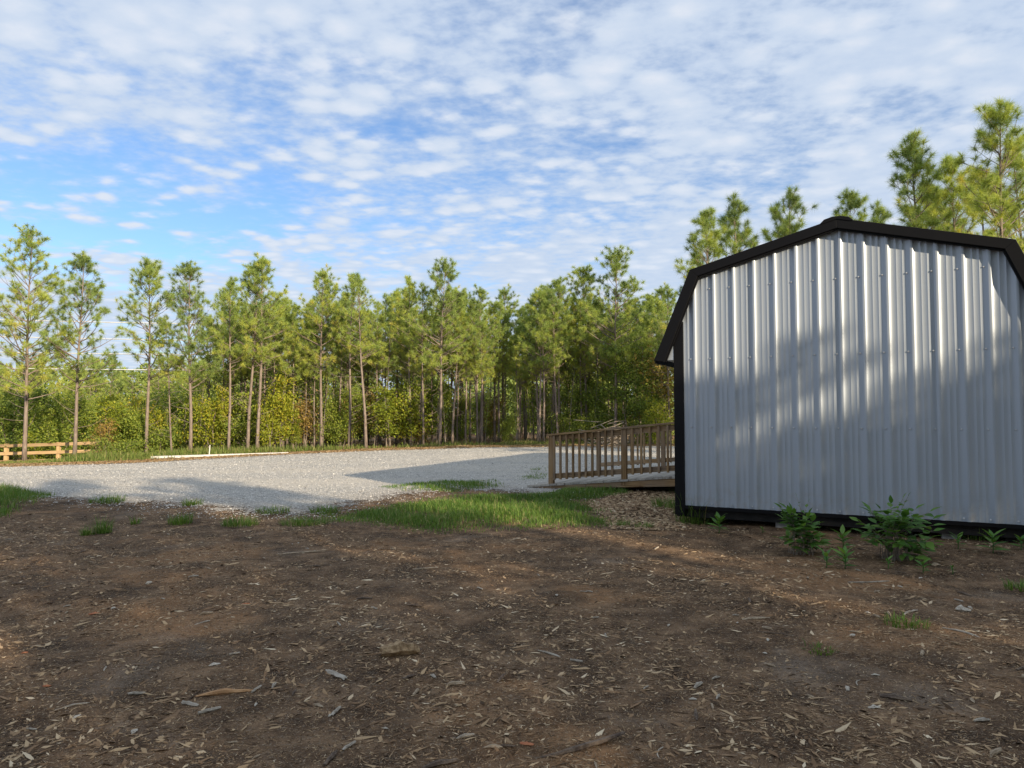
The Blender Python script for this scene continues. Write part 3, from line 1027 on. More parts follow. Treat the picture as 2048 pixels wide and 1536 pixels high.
# long white strip lying in the verge, with a short stake
a, b = ground_at(302, 917), ground_at(576, 909)
ws = empty('white_edging', a)
tag(ws, 'long low white edging lying in the verge grass', 'edging')
d = b - a
for k in range(2):
    q0, q1 = d * (0.0 if k == 0 else 0.505), d * (0.495 if k == 0 else 1.0)
    n = Vector((-d.y, d.x, 0)).normalized() * 0.05
    vs_ = [q0 - n, q1 - n, q1 + n, q0 + n]
    MB().add([v + Vector((0, 0, z)) for z in (0.0, 0.085) for v in vs_], [(0, 3, 2, 1), (4, 5, 6, 7), (0, 1, 5, 4), (1, 2, 6, 5), (2, 3, 7, 6), (3, 0, 4, 7)]).build('edging_length', MATS['white_strip'], ws)
g = ground_at(418, 912)
tag(MB().tube([g, g + Vector((0.02, 0, 0.25)), g + Vector((0.03, 0, 0.42))], [0.02, 0.02, 0.014]).build('marker_stake', MATS['white_strip']), 'short white stake standing beside the long white edging', 'stake')

# ------------------------------------------------------------------ power lines beyond the first pines
for k, (ya, yb, lab) in enumerate([(636, 652, 'topmost pale power line strung behind the left pines'),
                                   (670, 684, 'second pale power line from the top behind left pines'),
                                   (702, 709, 'third pale power line from the top behind left pines'),
                                   (734, 739, 'lowest pale power line strung behind the left pines')]):
    A = ray(-120, ya); B = ray(900, yb)
    A *= 44 / A.y; B *= 44 / B.y
    A.z += CAM_H; B.z += CAM_H
    d = B - A
    pts = [A + d * t - Vector((0, 0, 0.12 * 4 * t * (1 - t) - 0.0)) for t in np.linspace(-0.6, 1.5, 40)]
    tag(MB().tube(pts, 0.030, 5).build('power_line', MATS['wire'], smooth=True), lab, 'power line')

# ------------------------------------------------------------------ pines
def needle_tufts(rng, P, D, count, length, width):
    """tufts of needles at points P pointing along D: one thin triangle per needle"""
    m = len(P)
    n = m * count
    Pp = np.repeat(P, count, 0); Dd = np.repeat(D, count, 0)
    back = rng.uniform(0, 0.12, (n, 1))
    v = unit_rand(rng, n) + Dd * rng.uniform(0.2, 0.9, (n, 1))
    v /= np.linalg.norm(v, axis=1, keepdims=True)
    L = length * rng.uniform(0.65, 1.15, (n, 1))
    b = Pp - Dd * back
    side = np.cross(v, unit_rand(rng, n))
    side /= np.linalg.norm(side, axis=1, keepdims=True) + 1e-9
    tip = b + v * L
    tip[:, 2] -= 0.012
    V = np.stack([b - side * width / 2, b + side * width / 2, tip], 1).reshape(-1, 3)
    tone = np.repeat(np.clip(np.repeat(rng.normal(0.45, 0.15, m), count) + rng.normal(0, 0.08, n), 0, 1), 3)
    return V, tone


def make_pine(seed, H, crown0, Lmax, nbr=4, needles=44, nw=0.013, bare=0.7, nlen=0.20, r0=None):
    rng = np.random.default_rng(seed)
    rnd = random.Random(seed)
    r0 = r0 or 0.0092 * H
    k = 12
    lean = Vector((rnd.uniform(-0.02, 0.02), rnd.uniform(-0.02, 0.02), 0)) * H
    ph = rnd.uniform(0, 6)
    tp = [Vector((math.sin(ph + i * 0.55) * 0.035 * min(1, i / 3), math.cos(ph * 1.7 + i * 0.5) * 0.035 * min(1, i / 3), 0)) + lean * (i / k) ** 1.3 + Vector((0, 0, H * i / k - (0.15 if i == 0 else 0))) for i in range(k + 1)]
    tr = [max(0.008, r0 * (1.25 if i == 0 else 1.0) * (1 - 0.93 * (i / k) ** 1.1)) for i in range(k + 1)]
    trunk = MB().tube(tp, tr, 8)

    def axis(h):
        f = min(max(h / H * k, 0), k - 1e-6); i = int(f)
        return tp[i].lerp(tp[i + 1], f - i), tr[i] + (tr[i + 1] - tr[i]) * (f - i)

    br = MB()
    P, D = [], []
    h = crown0 * H
    while h < H * 0.975:
        t = (h - crown0 * H) / (H * (1 - crown0))
        shape = (1 - t) ** 0.62 * (0.62 + 0.38 * min(1, t / 0.2))
        for b in range(rnd.choice((nbr - 1, nbr, nbr, nbr + 1))):
            L = max(0.22, Lmax * shape * rnd.uniform(0.55, 1.2))
            az = rnd.uniform(0, 2 * math.pi)
            el = R(rnd.uniform(4, 28) + 30 * t)
            c, rad = axis(h + rnd.uniform(-0.1, 0.1))
            d0 = Vector((math.cos(az) * math.cos(el), math.sin(az) * math.cos(el), math.sin(el)))
            pts = [c]
            ns = 4
            d = d0.copy()
            for q in range(ns):
                d = (d + Vector((rnd.uniform(-0.16, 0.16), rnd.uniform(-0.16, 0.16), 0.05 + 0.03 * q))).normalized()
                pts.append(pts[-1] + d * L / ns)
            rb = min(rad * 0.6, 0.010 + 0.010 * L)
            br.tube(pts, [rb * (1 - 0.75 * q / ns) for q in range(ns + 1)], 4, False)
            P.append(pts[-1]); D.append(d)
            nt = int(1.2 + L * 3.3)
            for q in range(nt):
                f = rnd.uniform(0.32, 1.0) * ns
                i = min(int(f), ns - 1)
                s = pts[i].lerp(pts[i + 1], f - i)
                td = (d * 0.7 + Vector((rnd.uniform(-1, 1), rnd.uniform(-1, 1), rnd.uniform(-0.1, 0.9)))).normalized()
                tl = rnd.uniform(0.20, 0.50) * (0.6 + 0.4 * min(1, L))
                e = s + td * tl
                br.tube([s, e], [0.006, 0.004], 3, False)
                P.append(e); D.append(td)
        h += rnd.uniform(0.22, 0.42) * (1 - 0.3 * t)
    for q in range(4):
        c, _ = axis(H - 0.13 * q)
        P.append(c); D.append(Vector((rnd.uniform(-0.3, 0.3), rnd.uniform(-0.3, 0.3), 1)).normalized())
    # dead lower limbs
    h = H * 0.14
    while h < crown0 * H * 1.25:
        if rnd.random() < bare:
            az = rnd.uniform(0, 6.28)
            c, rad = axis(h)
            L = rnd.uniform(0.3, 1.3)
            d = Vector((math.cos(az), math.sin(az), rnd.uniform(0.0, 0.9))).normalized()
            mid = c + d * L * 0.5
            e = mid + (d + Vector((rnd.uniform(-0.3, 0.3), rnd.uniform(-0.3, 0.3), 0.25))) * L * 0.5
            br.tube([c, mid, e], [0.012, 0.008, 0.003], 4, False)
        h += rnd.uniform(0.08, 0.3)
    P = np.array([tuple(p) for p in P]); D = np.array([tuple(p) for p in D])
    V, tone = needle_tufts(rng, P, D, needles, nlen, nw)
    F = np.arange(len(V)).reshape(-1, 3)
    tone = np.clip(tone + 0.25 * (0.5 - (V[:, 2] - crown0 * H) / (H * (1 - crown0))), 0, 1)
    root = empty('pine_tree')
    trunk.add(br.v, br.f)
    obj('trunk', trunk.mesh('pine_trunk', MATS['pine_bark'], True), root)
    obj('crown', np_mesh('pine_crown', V, F, MATS['needles'], tone), root)
    return root, H


PINES = [make_pine(101, 8.6, 0.28, 2.35, 4, 72, 0.011),           # broad, feathered low
         make_pine(102, 8.2, 0.34, 2.05, 4, 72, 0.011),
         make_pine(103, 8.4, 0.42, 1.90, 4, 72, 0.011),
         make_pine(104, 8.8, 0.44, 1.75, 4, 70, 0.011),
         make_pine(105, 8.0, 0.48, 1.55, 3, 70, 0.011, bare=0.8),
         make_pine(106, 8.5, 0.40, 2.15, 5, 76, 0.011),
         make_pine(107, 8.0, 0.55, 1.25, 3, 66, 0.011, bare=0.9, r0=0.06)]
NEARP = [make_pine(111, 8.2, 0.32, 1.80, 4, 130, 0.0065, nlen=0.21),
         make_pine(112, 8.4, 0.36, 1.65, 4, 130, 0.0065, nlen=0.21),
         make_pine(113, 7.8, 0.40, 1.50, 4, 130, 0.0065, nlen=0.21)]
used = set()
R1 = random.Random(8)


def put_pine(proto, loc, height, rz, label, group, lean=0.0, leany=0.0):
    root, H = proto
    if id(root) not in used:
        used.add(id(root)); o = root
    else:
        o = copy_tree(root)
    s = height / H
    o.location = loc
    o.scale = (s, s, s)
    o.rotation_euler = (leany, lean, rz)
    return tag(o, label, 'pine tree', group)


ORD = ['first', 'second', 'third', 'fourth', 'fifth', 'sixth', 'seventh', 'eighth', 'ninth', 'tenth', 'eleventh', 'twelfth',
       'thirteenth', 'fourteenth', 'fifteenth', 'sixteenth', 'seventeenth', 'eighteenth', 'nineteenth', 'twentieth']
# front pines: photo column at the base, distance, photo row of the top, prototype, lean
FRONT = [(52, 27.0, 465, 0, -0.012), (152, 27.8, 508, 1, 0.03), (296, 30.0, 520, 2, -0.02), (346, 29.6, 640, 6, 0.10), (383, 29.0, 527, 1, -0.01),
         (459, 29.4, 560, 4, -0.03), (497, 29.8, 520, 3, 0.02), (516, 29.6, 505, 3, 0.035), (643, 31.0, 537, 3, 0.0), (699, 30.6, 552, 4, -0.02),
         (733, 29.6, 548, 4, 0.055), (821, 31.0, 556, 4, 0.0), (847, 30.6, 575, 6, -0.01), (880, 30.0, 522, 5, 0.01), (905, 31.0, 590, 2, 0.03),
         (964, 31.5, 572, 3, 0.0), (1080, 31.0, 578, 3, -0.01), (1117, 31.5, 556, 2, 0.02), (1172, 32.0, 532, 2, 0.0), (1230, 30.5, 497, 5, 0.0)]
for i, (px, Y, top, pr, lean) in enumerate(FRONT):
    g = on_ground(px, Y)
    ht = (829 - top) / FPX * Y + CAM_H - g.z
    put_pine(PINES[pr], g, ht, R1.uniform(0, 6.28), ORD[i] + ' pine from the left in the front row behind gravel', 'pines along the front of the wood', lean)
o = put_pine(PINES[6], on_ground(1338, 29.5), (829 - 580) / FPX * 29.5 + CAM_H, 1.0, 'slim pine seen just left of the shed roof', 'pines along the front of the wood')

# pines standing behind the shed
for px, Y, top, pr, lab in [(1418, 19.5, 418, 0, 'leftmost pine rising behind the shed roof'),
                            (1488, 20.5, 386, 2, 'second pine from the left rising behind the shed roof'),
                            (1590, 22.0, 376, 2, 'narrow pine rising alone behind the shed roof slope'),
                            (1700, 22.5, 386, 0, 'pine top showing just over the shed ridge cap'),
                            (1842, 18.0, 262, 1, 'tall pine behind the right half of the shed roof'),
                            (1925, 19.5, 312, 0, 'pine between the two tallest behind the shed roof'),
                            (2016, 16.5, 197, 1, 'tallest pine behind the shed at the right edge')]:
    g = on_ground(px, Y)
    put_pine(NEARP[pr], g, (829 - top) / FPX * Y + CAM_H - g.z, R1.uniform(0, 6.28), lab, 'pines behind the shed')
for px, Y, top, where in [(1780, 24, 400, 'left of the two tallest'), (1880, 25, 370, 'between tall pines over the roof'), (1975, 23, 330, 'left of the tallest'), (2060, 20, 280, 'cut by the right edge'), (1400, 27, 500, 'left of all others, beside the rake')]:
    g = on_ground(px, Y)
    put_pine(NEARP[R1.randrange(3)], g, (829 - top) / FPX * Y + CAM_H - g.z, R1.uniform(0, 6.28), 'dense shorter pine behind the shed, ' + where, 'pines filling in behind the shed')

# pines deeper in the wood
def near_front(px):
    return ORD[min(range(len(FRONT)), key=lambda i: abs(FRONT[i][0] - px))]


cnt = 0
for row, (Y0, n, x0, x1) in enumerate([(32.8, 22, 430, 1350), (35.5, 24, 380, 1400), (39.0, 22, 420, 1420), (44, 20, 560, 1420)]):
    for k in range(n):
        px = x0 + (x1 - x0) * (k + R1.uniform(0.1, 0.9)) / n
        Y = Y0 + R1.uniform(-1.2, 1.2)
        g = on_ground(px, Y)
        top = R1.uniform(568, 640) + (22 if row > 1 else 0)
        put_pine(PINES[R1.choice((2, 3, 4, 3, 4, 6, 6))], g, (829 - top) / FPX * Y + CAM_H - g.z, R1.uniform(0, 6.28),
                 ('thin pine in the %s row of the wood behind the %s front pine' % (ORD[row + 1], near_front(px))), 'pines deeper in the wood', R1.uniform(-0.02, 0.02))
for k in range(48):
    px = 410 + 910 * (k + R1.uniform(0, 1)) / 48
    Y = R1.uniform(31.0, 34.0)
    g = on_ground(px, Y)
    top = R1.uniform(585, 660)
    put_pine(PINES[R1.choice((6, 6, 4))], g, (829 - top) / FPX * Y + CAM_H - g.z, R1.uniform(0, 6.28), 'slim pole pine crowded beside the %s front pine' % near_front(px), 'slim pole pines crowded between the front pines', R1.uniform(-0.03, 0.03))
for k in range(10):
    px = 10 + 42 * k + R1.uniform(-15, 15)
    Y = R1.uniform(50, 56)
    g = on_ground(px, Y)
    top = R1.uniform(700, 745)
    put_pine(PINES[R1.choice((0, 1, 5))], g, (829 - top) / FPX * Y + CAM_H - g.z, R1.uniform(0, 6.28),
             'low bushy pine beyond the power lines behind the %s front pine' % near_front(px), 'bushy pines beyond the power lines')

# pines and brush behind the viewer, whose shade falls over the foreground and the shed wall
SHADE = []
TE = math.tan(SUN_EL)
R2 = random.Random(22)
SPOTS = [ground_at(*q) for q in ((895, 1175), (1300, 1095))]
for row, (Y0, step, h0) in enumerate([(-5.6, 2.0, 9.2), (-8.6, 2.2, 10.6), (-12.0, 2.4, 11.4)]):
    X = -3.0
    while X < 25 + 3 * row:
        x = X + R2.uniform(-0.6, 0.6); y = Y0 - 0.05 * X + R2.uniform(-0.6, 0.6)
        h = h0 * R2.uniform(0.88, 1.06)
        # trees standing between the sun and the gable wall are lower: the wall catches some sun over them
        L = (7.8 - y) / 0.755
        off = x - (3.6 + 0.655 * L)
        if abs(off) < 2.6:
            h = min(h, 1.35 + TE * L + 0.45 * off + R2.uniform(-1.1, 0.9))
        # lower trees where the soil catches strips of sun
        for gp in SPOTS:
            l2 = (gp.y - y) / 0.755
            o2 = x - (gp.x + 0.655 * l2)
            if abs(o2) < 0.85:
                h = min(h, max(3.0, TE * l2 - 0.4))
        SHADE.append((x, y, h))
        X += step
for X, Y, h in SHADE:
    put_pine(PINES[R2.choice((1, 2, 5, 3))], Vector((X, Y, gzf(X, Y))), h, R2.uniform(0, 6.28), 'pine of the grove behind the photographer', 'pines behind the photographer')

# ------------------------------------------------------------------ broadleaf undergrowth
def leaf_cloud(rng, C, size, tone_mu, tone_sd=0.2):
    """small folded leaves at points C, two triangles each"""
    n = len(C)
    a = unit_rand(rng, n); b = np.cross(a, unit_rand(rng, n))
    b /= np.linalg.norm(b, axis=1, keepdims=True) + 1e-9
    s = size * rng.uniform(0.6, 1.3, (n, 1))
    a[:, 2] -= 0.3
    V = np.stack([C - a * s * 0.5, C + b * s * 0.32, C + a * s * 0.5, C - b * s * 0.32 + np.array([0, 0, 0.15]) * s], 1).reshape(-1, 3)
    f = np.array([(0, 1, 2), (0, 2, 3)])
    F = (np.arange(n)[:, None, None] * 4 + f[None]).reshape(-1, 3)
    tone = np.repeat(np.clip(rng.normal(tone_mu, tone_sd, n), 0, 1), 4)
    return V, F, tone


def make_broadleaf(seed, H, W, leaves, leafsize, mat, stems=3, low=0.1, name='shrub', stem_r=0.02):
    rng = np.random.default_rng(seed); rnd = random.Random(seed)
    mb = MB()
    tips = []
    for s in range(stems):
        az = rnd.uniform(0, 6.28); out = rnd.uniform(0.05, 0.45) * W
        p0 = Vector((rnd.uniform(-0.1, 0.1), rnd.uniform(-0.1, 0.1), -0.05))
        top = Vector((math.cos(az) * out, math.sin(az) * out, H * rnd.uniform(0.7, 1.0)))
        m1 = p0.lerp(top, 0.5) + Vector((rnd.uniform(-0.1, 0.1), rnd.uniform(-0.1, 0.1), 0.05)) * W
        pts = [p0, m1, top]
        mb.tube(pts, [stem_r, stem_r * 0.7, stem_r * 0.25], 5, False)
        for q in range(int(9 + H * 4)):
            f = rnd.uniform(low, 1.0)
            b = p0.lerp(m1, f * 2) if f < 0.5 else m1.lerp(top, f * 2 - 1)
            a2 = rnd.uniform(0, 6.28)
            L = W * rnd.uniform(0.2, 0.55) * (1.15 - 0.65 * f)
            e = b + Vector((math.cos(a2) * L, math.sin(a2) * L, L * rnd.uniform(0.1, 0.8)))
            mb.tube([b, b.lerp(e, 0.5) + Vector((0, 0, 0.04 * L)), e], [stem_r * 0.4, stem_r * 0.28, stem_r * 0.12], 3, False)
            tips.append((b, e))
    per = leaves // len(tips)
    C = []
    for b, e in tips:
        n = rng.integers(int(per * 0.4), int(per * 1.6) + 2)
        t = rng.uniform(0.25, 1.05, (n, 1))
        C.append(np.array(b) * (1 - t) + np.array(e) * t + rng.normal(0, 0.10, (n, 3)) * (0.5 + 0.5 * W))
    C = np.concatenate(C)
    C[:, 2] = np.maximum(C[:, 2], 0.03)
    V, F, tone = leaf_cloud(rng, C, leafsize, 0.45)
    root = empty(name)
    obj('stems', mb.mesh(name + '_stems', MATS['twig_bark'], True), root)
    obj('foliage', np_mesh(name + '_foliage', V, F, MATS[mat], tone), root)
    return root, H


BL = {'g1': make_broadleaf(201, 3.0, 2.0, 8000, 0.075, 'leaf_green', 4), 'g2': make_broadleaf(202, 4.2, 1.8, 6500, 0.075, 'leaf_green', 2, 0.2),
      'g3': make_broadleaf(203, 1.5, 1.8, 4200, 0.075, 'leaf_green', 5, 0.05), 'y1': make_broadleaf(204, 3.0, 1.5, 2600, 0.085, 'leaf_yellow', 2, 0.2),
      'y2': make_broadleaf(205, 1.8, 1.3, 1900, 0.08, 'leaf_yellow', 3, 0.1), 'o1': make_broadleaf(206, 2.2, 1.6, 2200, 0.08, 'leaf_orange', 3, 0.1),
      's1': make_broadleaf(207, 4.6, 0.9, 420, 0.09, 'leaf_green', 1, 0.25, 'sapling', 0.022), 'c1': make_broadleaf(208, 2.6, 1.2, 6500, 0.07, 'leaf_green', 1, 0.06, 'cedar', 0.04)}


def put_bl(key, px, Y, h, label, group, cat='shrub', wide=1.0):
    root, H = BL[key]
    if id(root) not in used:
        used.add(id(root)); o = root
    else:
        o = copy_tree(root)
    s = h / H
    o.location = on_ground(px, Y) if not isinstance(px, Vector) else px
    o.scale = (s * wide, s * wide, s)
    o.rotation_euler = (0, 0, R1.uniform(0, 6.28))
    return tag(o, label, cat, group)


UG = 'undergrowth along the wood edge'
for key, px, Y, h, lab, cat, wide in [
        ('g1', 20, 30.5, 3.6, 'dark leafy bush behind the fence at the left edge', 'bush', 1.3),
        ('g1', 112, 31.0, 3.3, 'dark leafy bush behind the fence between two pines', 'bush', 1.2),
        ('y2', 70, 30.0, 1.4, 'small yellowish bush behind the left fence rails', 'bush', 1.0),
        ('o1', 205, 30.2, 1.9, 'orange tinged bush at the right end of the fence', 'bush', 1.1),
        ('g3', 228, 29.0, 1.15, 'low bright green bush right of the fence end', 'bush', 1.1),
        ('y1', 242, 31.0, 2.7, 'yellow leaved young tree right of the fence', 'young tree', 1.0),
        ('c1', 292, 30.6, 2.7, 'dense rounded olive green cedar among the left pines', 'cedar', 1.25),
        ('g3', 322, 30.5, 1.5, 'low green bush right of the rounded cedar', 'bush', 1.0),
        ('y2', 425, 30.6, 2.2, 'yellow bush between the fifth and sixth front pines', 'bush', 1.0),
        ('y1', 446, 31.2, 2.9, 'tall yellow shrub behind the sixth front pine', 'shrub', 0.9),
        ('y1', 562, 30.8, 3.2, 'yellow green young tree right of the close pine pair', 'young tree', 1.1),
        ('y2', 540, 30.2, 1.8, 'low yellow shrub below the yellow green young tree', 'shrub', 1.0),
        ('o1', 612, 31.5, 2.2, 'rust coloured shrub left of the ninth front pine', 'shrub', 1.0),
        ('g1', 682, 31.6, 2.7, 'dark green bush beside the tenth front pine', 'bush', 1.1),
        ('y1', 775, 30.6, 2.6, 'brightest lime yellow young tree, near the picture centre', 'young tree', 1.5),
        ('y2', 838, 32.0, 2.6, 'yellow shrub between the twelfth and thirteenth pines', 'shrub', 1.1),
        ('g2', 878, 34.0, 3.0, 'tall green shrub in the dark gap right of centre', 'shrub', 1.0),
        ('o1', 985, 34.0, 2.3, 'dull orange shrub in the dark gap between trunks', 'shrub', 1.0),
        ('g2', 1140, 32.5, 3.4, 'tall green shrub above the low end of the ramp', 'shrub', 1.2),
        ('g1', 1195, 32.0, 2.9, 'broad green bush behind the ramp railing', 'bush', 1.3),
        ('g2', 1265, 30.5, 4.6, 'tall bright green tree left of the shed eave', 'young tree', 1.2),
        ('g1', 1300, 29.5, 2.4, 'dark green bush behind the ramp close to the shed', 'bush', 1.1),
        ('o1', 1335, 30.0, 4.0, 'tall orange brown shrub against the shed corner', 'shrub', 1.2),
        ('y2', 1322, 28.5, 1.8, 'yellow brown shrub over the ramp beside the shed', 'shrub', 1.0)]:
    put_bl(key, px, Y, h, lab, UG, cat, wide)
for k in range(18):
    px = 30 + 1330 * (k + R1.uniform(0, 1)) / 18
    put_bl(R1.choice(('g1', 'g2', 'g2', 'y1', 'g1')), px, R1.uniform(35.5, 41), R1.uniform(2.0, 3.8), 'leafy shrub deeper among the trunks behind the %s front pine' % near_front(px), 'shrubs deeper in the wood', 'shrub', R1.uniform(0.9, 1.3))
for k in range(30):
    px = 215 + 1130 * (k + R1.uniform(0, 1)) / 30
    if px > 860 and k % 3:
        continue
    put_bl(R1.choice(('g1', 'y2', 'g3', 'y1', 'g3', 'o1')), px, R1.uniform(30.8, 33.0), R1.uniform(1.1, 2.8), 'low sunlit bush at the foot of the %s front pine' % near_front(px), 'sunlit bushes under the front pines', 'bush', R1.uniform(0.9, 1.2))
for k in range(44):
    px = 230 + 1110 * (k + R1.uniform(0, 1)) / 44
    put_bl('s1', px, R1.uniform(30.2, 34), R1.uniform(2.6, 5.2), 'thin bare stemmed sapling close behind the %s front pine' % near_front(px), 'saplings among the pines', 'sapling', R1.uniform(0.7, 1.0))
for k in range(14):
    px = -10 + 82 * k + R1.uniform(-15, 15)
    put_bl(R1.choice(('g1', 'g2', 'c1')), px, R1.uniform(40, 47), R1.uniform(3.0, 4.6), 'bushy tree in the far thicket behind the %s front pine' % near_front(px), 'thicket behind the pines', 'tree', R1.uniform(1.2, 1.7))
# brush behind the viewer (shades the foreground)
for k in range(9):
    X = R1.uniform(-3, 20); Y = -R1.uniform(4.0, 12) - 0.12 * X
    put_bl(R1.choice(('g1', 'g2')), Vector((X, Y, gzf(X, Y))), None, R1.uniform(2.4, 3.8), 'leafy bush of the grove behind the photographer', 'bushes behind the photographer', 'bush', 1.4)


# ------------------------------------------------------------------ far wood closing the view
def far_wood():
    rng = np.random.default_rng(77)
    Vs, Fs, Ts = [], [], []
    b0 = 0
    for k in range(420):
        Y = rng.uniform(58, 105)
        X = rng.uniform(-0.95, 0.95) * Y
        H = (0.083 + 0.0 * Y) * Y * rng.uniform(0.8, 1.12) + 2.0
        n = 420
        t = rng.uniform(0, 1, n)
        r = (0.35 + 1.7 * (1 - t) ** 0.7) * np.sqrt(rng.uniform(0, 1, n))
        a = rng.uniform(0, 6.28, n)
        C = np.stack([X + r * np.cos(a), Y + r * np.sin(a), gz(X, Y) + H * (0.01 + 0.99 * t)], 1)
        v, f, tn = leaf_cloud(rng, C, 0.42, 0.45 + 0.12 * rng.normal(), 0.18)
        Vs.append(v); Fs.append(f + b0); Ts.append(tn); b0 += len(v)
    o = obj('far_wood', np_mesh('far_wood', np.concatenate(Vs), np.concatenate(Fs), MATS['far_leaf'], np.concatenate(Ts)))
    tag(o, 'distant green wood closing the view behind the pines', 'wood', kind='stuff')


far_wood()

# brush pile behind the ramp
rb = random.Random(12)
mb = MB()
g = on_ground(1218, 27.2)
for k in range(60):
    a = rb.uniform(-0.9, 0.9) + (math.pi if rb.random() < 0.5 else 0)
    L = rb.uniform(0.5, 1.3)
    c = Vector((rb.gauss(0, 0.35), rb.gauss(0, 0.3), 0.1 + abs(rb.gauss(0, 0.42))))
    d = Vector((math.cos(a), math.sin(a), rb.uniform(-0.55, 0.6))) * L * 0.5
    mb.tube([c - d, c + Vector((0, 0, rb.uniform(-0.05, 0.08))), c + d], [0.02, 0.016, 0.006], 4)
o = mb.build('brush_pile', MATS['twig_bark'])
o.location = g
tag(o, 'pile of cut grey branches behind the ramp handrail', 'brush pile')

# ------------------------------------------------------------------ shrubs and weeds beside the shed: every leaf its own piece
def leaf_mesh(name, w, fold=0.18, notch=0.0):
    """a pointed leaf 1 long, folded along its midrib"""
    ts = [0.0, 0.18, 0.42, 0.70, 1.0]
    ws = [0.03, 0.72, 1.0, 0.62, 0.0]
    V, F = [], []
    for t, q in zip(ts, ws):
        droop = -0.16 * t * t
        V += [(t, 0, droop), (t, w * q, droop + fold * w * q), (t, -w * q, droop + fold * w * q)]
    for i in range(4):
        a, b = 3 * i, 3 * i + 3
        F += [(a, b, b + 1, a + 1), (a, a + 2, b + 2, b)]
    me = np_mesh(name, V, F, MATS['shrub_leaf'], [0.5] * len(V), True)
    return me


LEAFLET, LANCE = leaf_mesh('leaflet', 0.24), leaf_mesh('lance_leaf', 0.17)


def place_leaf(me, parent, p, d, size, roll):
    o = bpy.data.objects.new('leaf', me)
    q = Vector(d).to_track_quat('X', 'Z')
    o.rotation_mode = 'QUATERNION'
    o.rotation_quaternion = q @ Matrix.Rotation(roll, 3, 'X').to_quaternion()
    o.location = p
    o.scale = (size, size, size)
    return link(o, parent)


def make_shrub(px, py, H, W, sprays, seed, label, tall):
    """several stems carrying sprays of paired leaflets"""
    rnd = random.Random(seed)
    root = empty('leafy_shrub', ground_at(px, py))
    tag(root, label, 'shrub')
    stems = MB()
    for s in range(sprays):
        hi = s < tall
        az = rnd.uniform(0, 6.28)
        h0 = H * (rnd.uniform(0.06, 0.66) if not hi else 0.55)
        rr_ = W * 0.5 * rnd.uniform(0.45, 1.0) * (1.0 - 0.35 * h0 / H)
        b = Vector((rnd.uniform(-0.09, 0.09), rnd.uniform(-0.09, 0.09), h0 * 0.5))
        if hi:
            e = Vector((math.cos(az) * W * 0.14, math.sin(az) * W * 0.10, H * rnd.uniform(0.78, 0.95)))
        else:
            e = Vector((math.cos(az) * rr_, math.sin(az) * rr_, h0 + rnd.uniform(0.0, 0.10) * H))
        m = b.lerp(e, 0.5) + Vector((0, 0, 0.05 * H))
        stems.tube([Vector((b.x * 1.2, b.y * 1.2, -0.03)), b, m, e], [0.0032, 0.0028, 0.002, 0.0014], 4, False)
        n = rnd.randint(6, 8)
        for k in range(n):
            f = 0.30 + 0.70 * (k + 0.5) / n
            p = b.lerp(m, f * 2) if f < 0.5 else m.lerp(e, f * 2 - 1)
            d = (e - b).normalized()
            sd = d.cross(Vector((0, 0, 1)))
            if sd.length < 0.2: sd = Vector((math.sin(az), -math.cos(az), 0))
            sd.normalize()
            if k == n - 1:
                dv = d + Vector((0, 0, -0.1)); p = e
            else:
                dv = d * 0.45 + sd * (1 if k % 2 else -1) + Vector((0, 0, rnd.uniform(-0.45, 0.30)))
            place_leaf(LEAFLET, root, p, dv.normalized(), rnd.uniform(0.07, 0.115) * (0.8 + 0.5 * W) * (0.62 if hi else 1.0), rnd.uniform(-0.5, 0.5))
    tag(stems.build('stems', MATS['twig_bark'], root), kind='stuff')
    return root


make_shrub(1605, 1108, 0.60, 0.46, 40, 31, 'upright leafy green shrub, left one of two against the shed', 2)
make_shrub(1790, 1118, 0.62, 0.86, 42, 32, 'wide leafy green shrub, right one of two against the shed', 3)


def make_weed(px, py, H, n, seed, label, spread=0.9):
    rnd = random.Random(seed)
    root = empty('weed', ground_at(px, py))
    tag(root, label, 'weed')
    MB().tube([(0, 0, -0.02), (0.004, 0, H * 0.5), (0.0, 0.004, H * 0.92)], [0.005, 0.004, 0.002], 5).build('stem', MATS['shrub_leaf'], root)
    for k in range(n):
        f = (k + 0.6) / n
        az = k * 2.4 + rnd.uniform(-0.3, 0.3)
        up = 0.1 + 0.9 * f
        place_leaf(LANCE, root, (0, 0, H * (0.15 + 0.75 * f)), Vector((math.cos(az) * spread, math.sin(az) * spread, up)).normalized(), H * rnd.uniform(0.6, 0.95), rnd.uniform(-0.3, 0.3))
    return root


for i, (px, py, H, n, lab) in enumerate([(1438, 1066, 0.17, 14, 'bright upright weed beside the wispy grass at the shed corner'),
                                         (1525, 1066, 0.06, 8, 'tiny pale weed on the chips before the shed'),
                                         (1653, 1136, 0.13, 10, 'thin weed at the foot of the upright shrub'),
                                         (1690, 1138, 0.15, 14, 'star shaped broad weed between the two shrubs'),
                                         (1776, 1137, 0.08, 9, 'low weed just below the wide shrub'),
                                         (1846, 1146, 0.10, 11, 'low weed beside the pale chip right of the wide shrub'),
                                         (1916, 1098, 0.13, 11, 'weed by the shed wall right of the wide shrub'),
                                         (1986, 1106, 0.17, 14, 'tallest weed by the shed wall near the right edge'),
                                         (1686, 1098, 0.16, 12, 'weed tucked against the shed between the two shrubs'),
                                         (1905, 1148, 0.06, 8, 'small weed sprig on the soil below the wall weeds'),
                                         (2042, 1100, 0.12, 10, 'weed cut by the right edge of the picture')]):
    make_weed(px, py, H, n, 60 + i, lab)

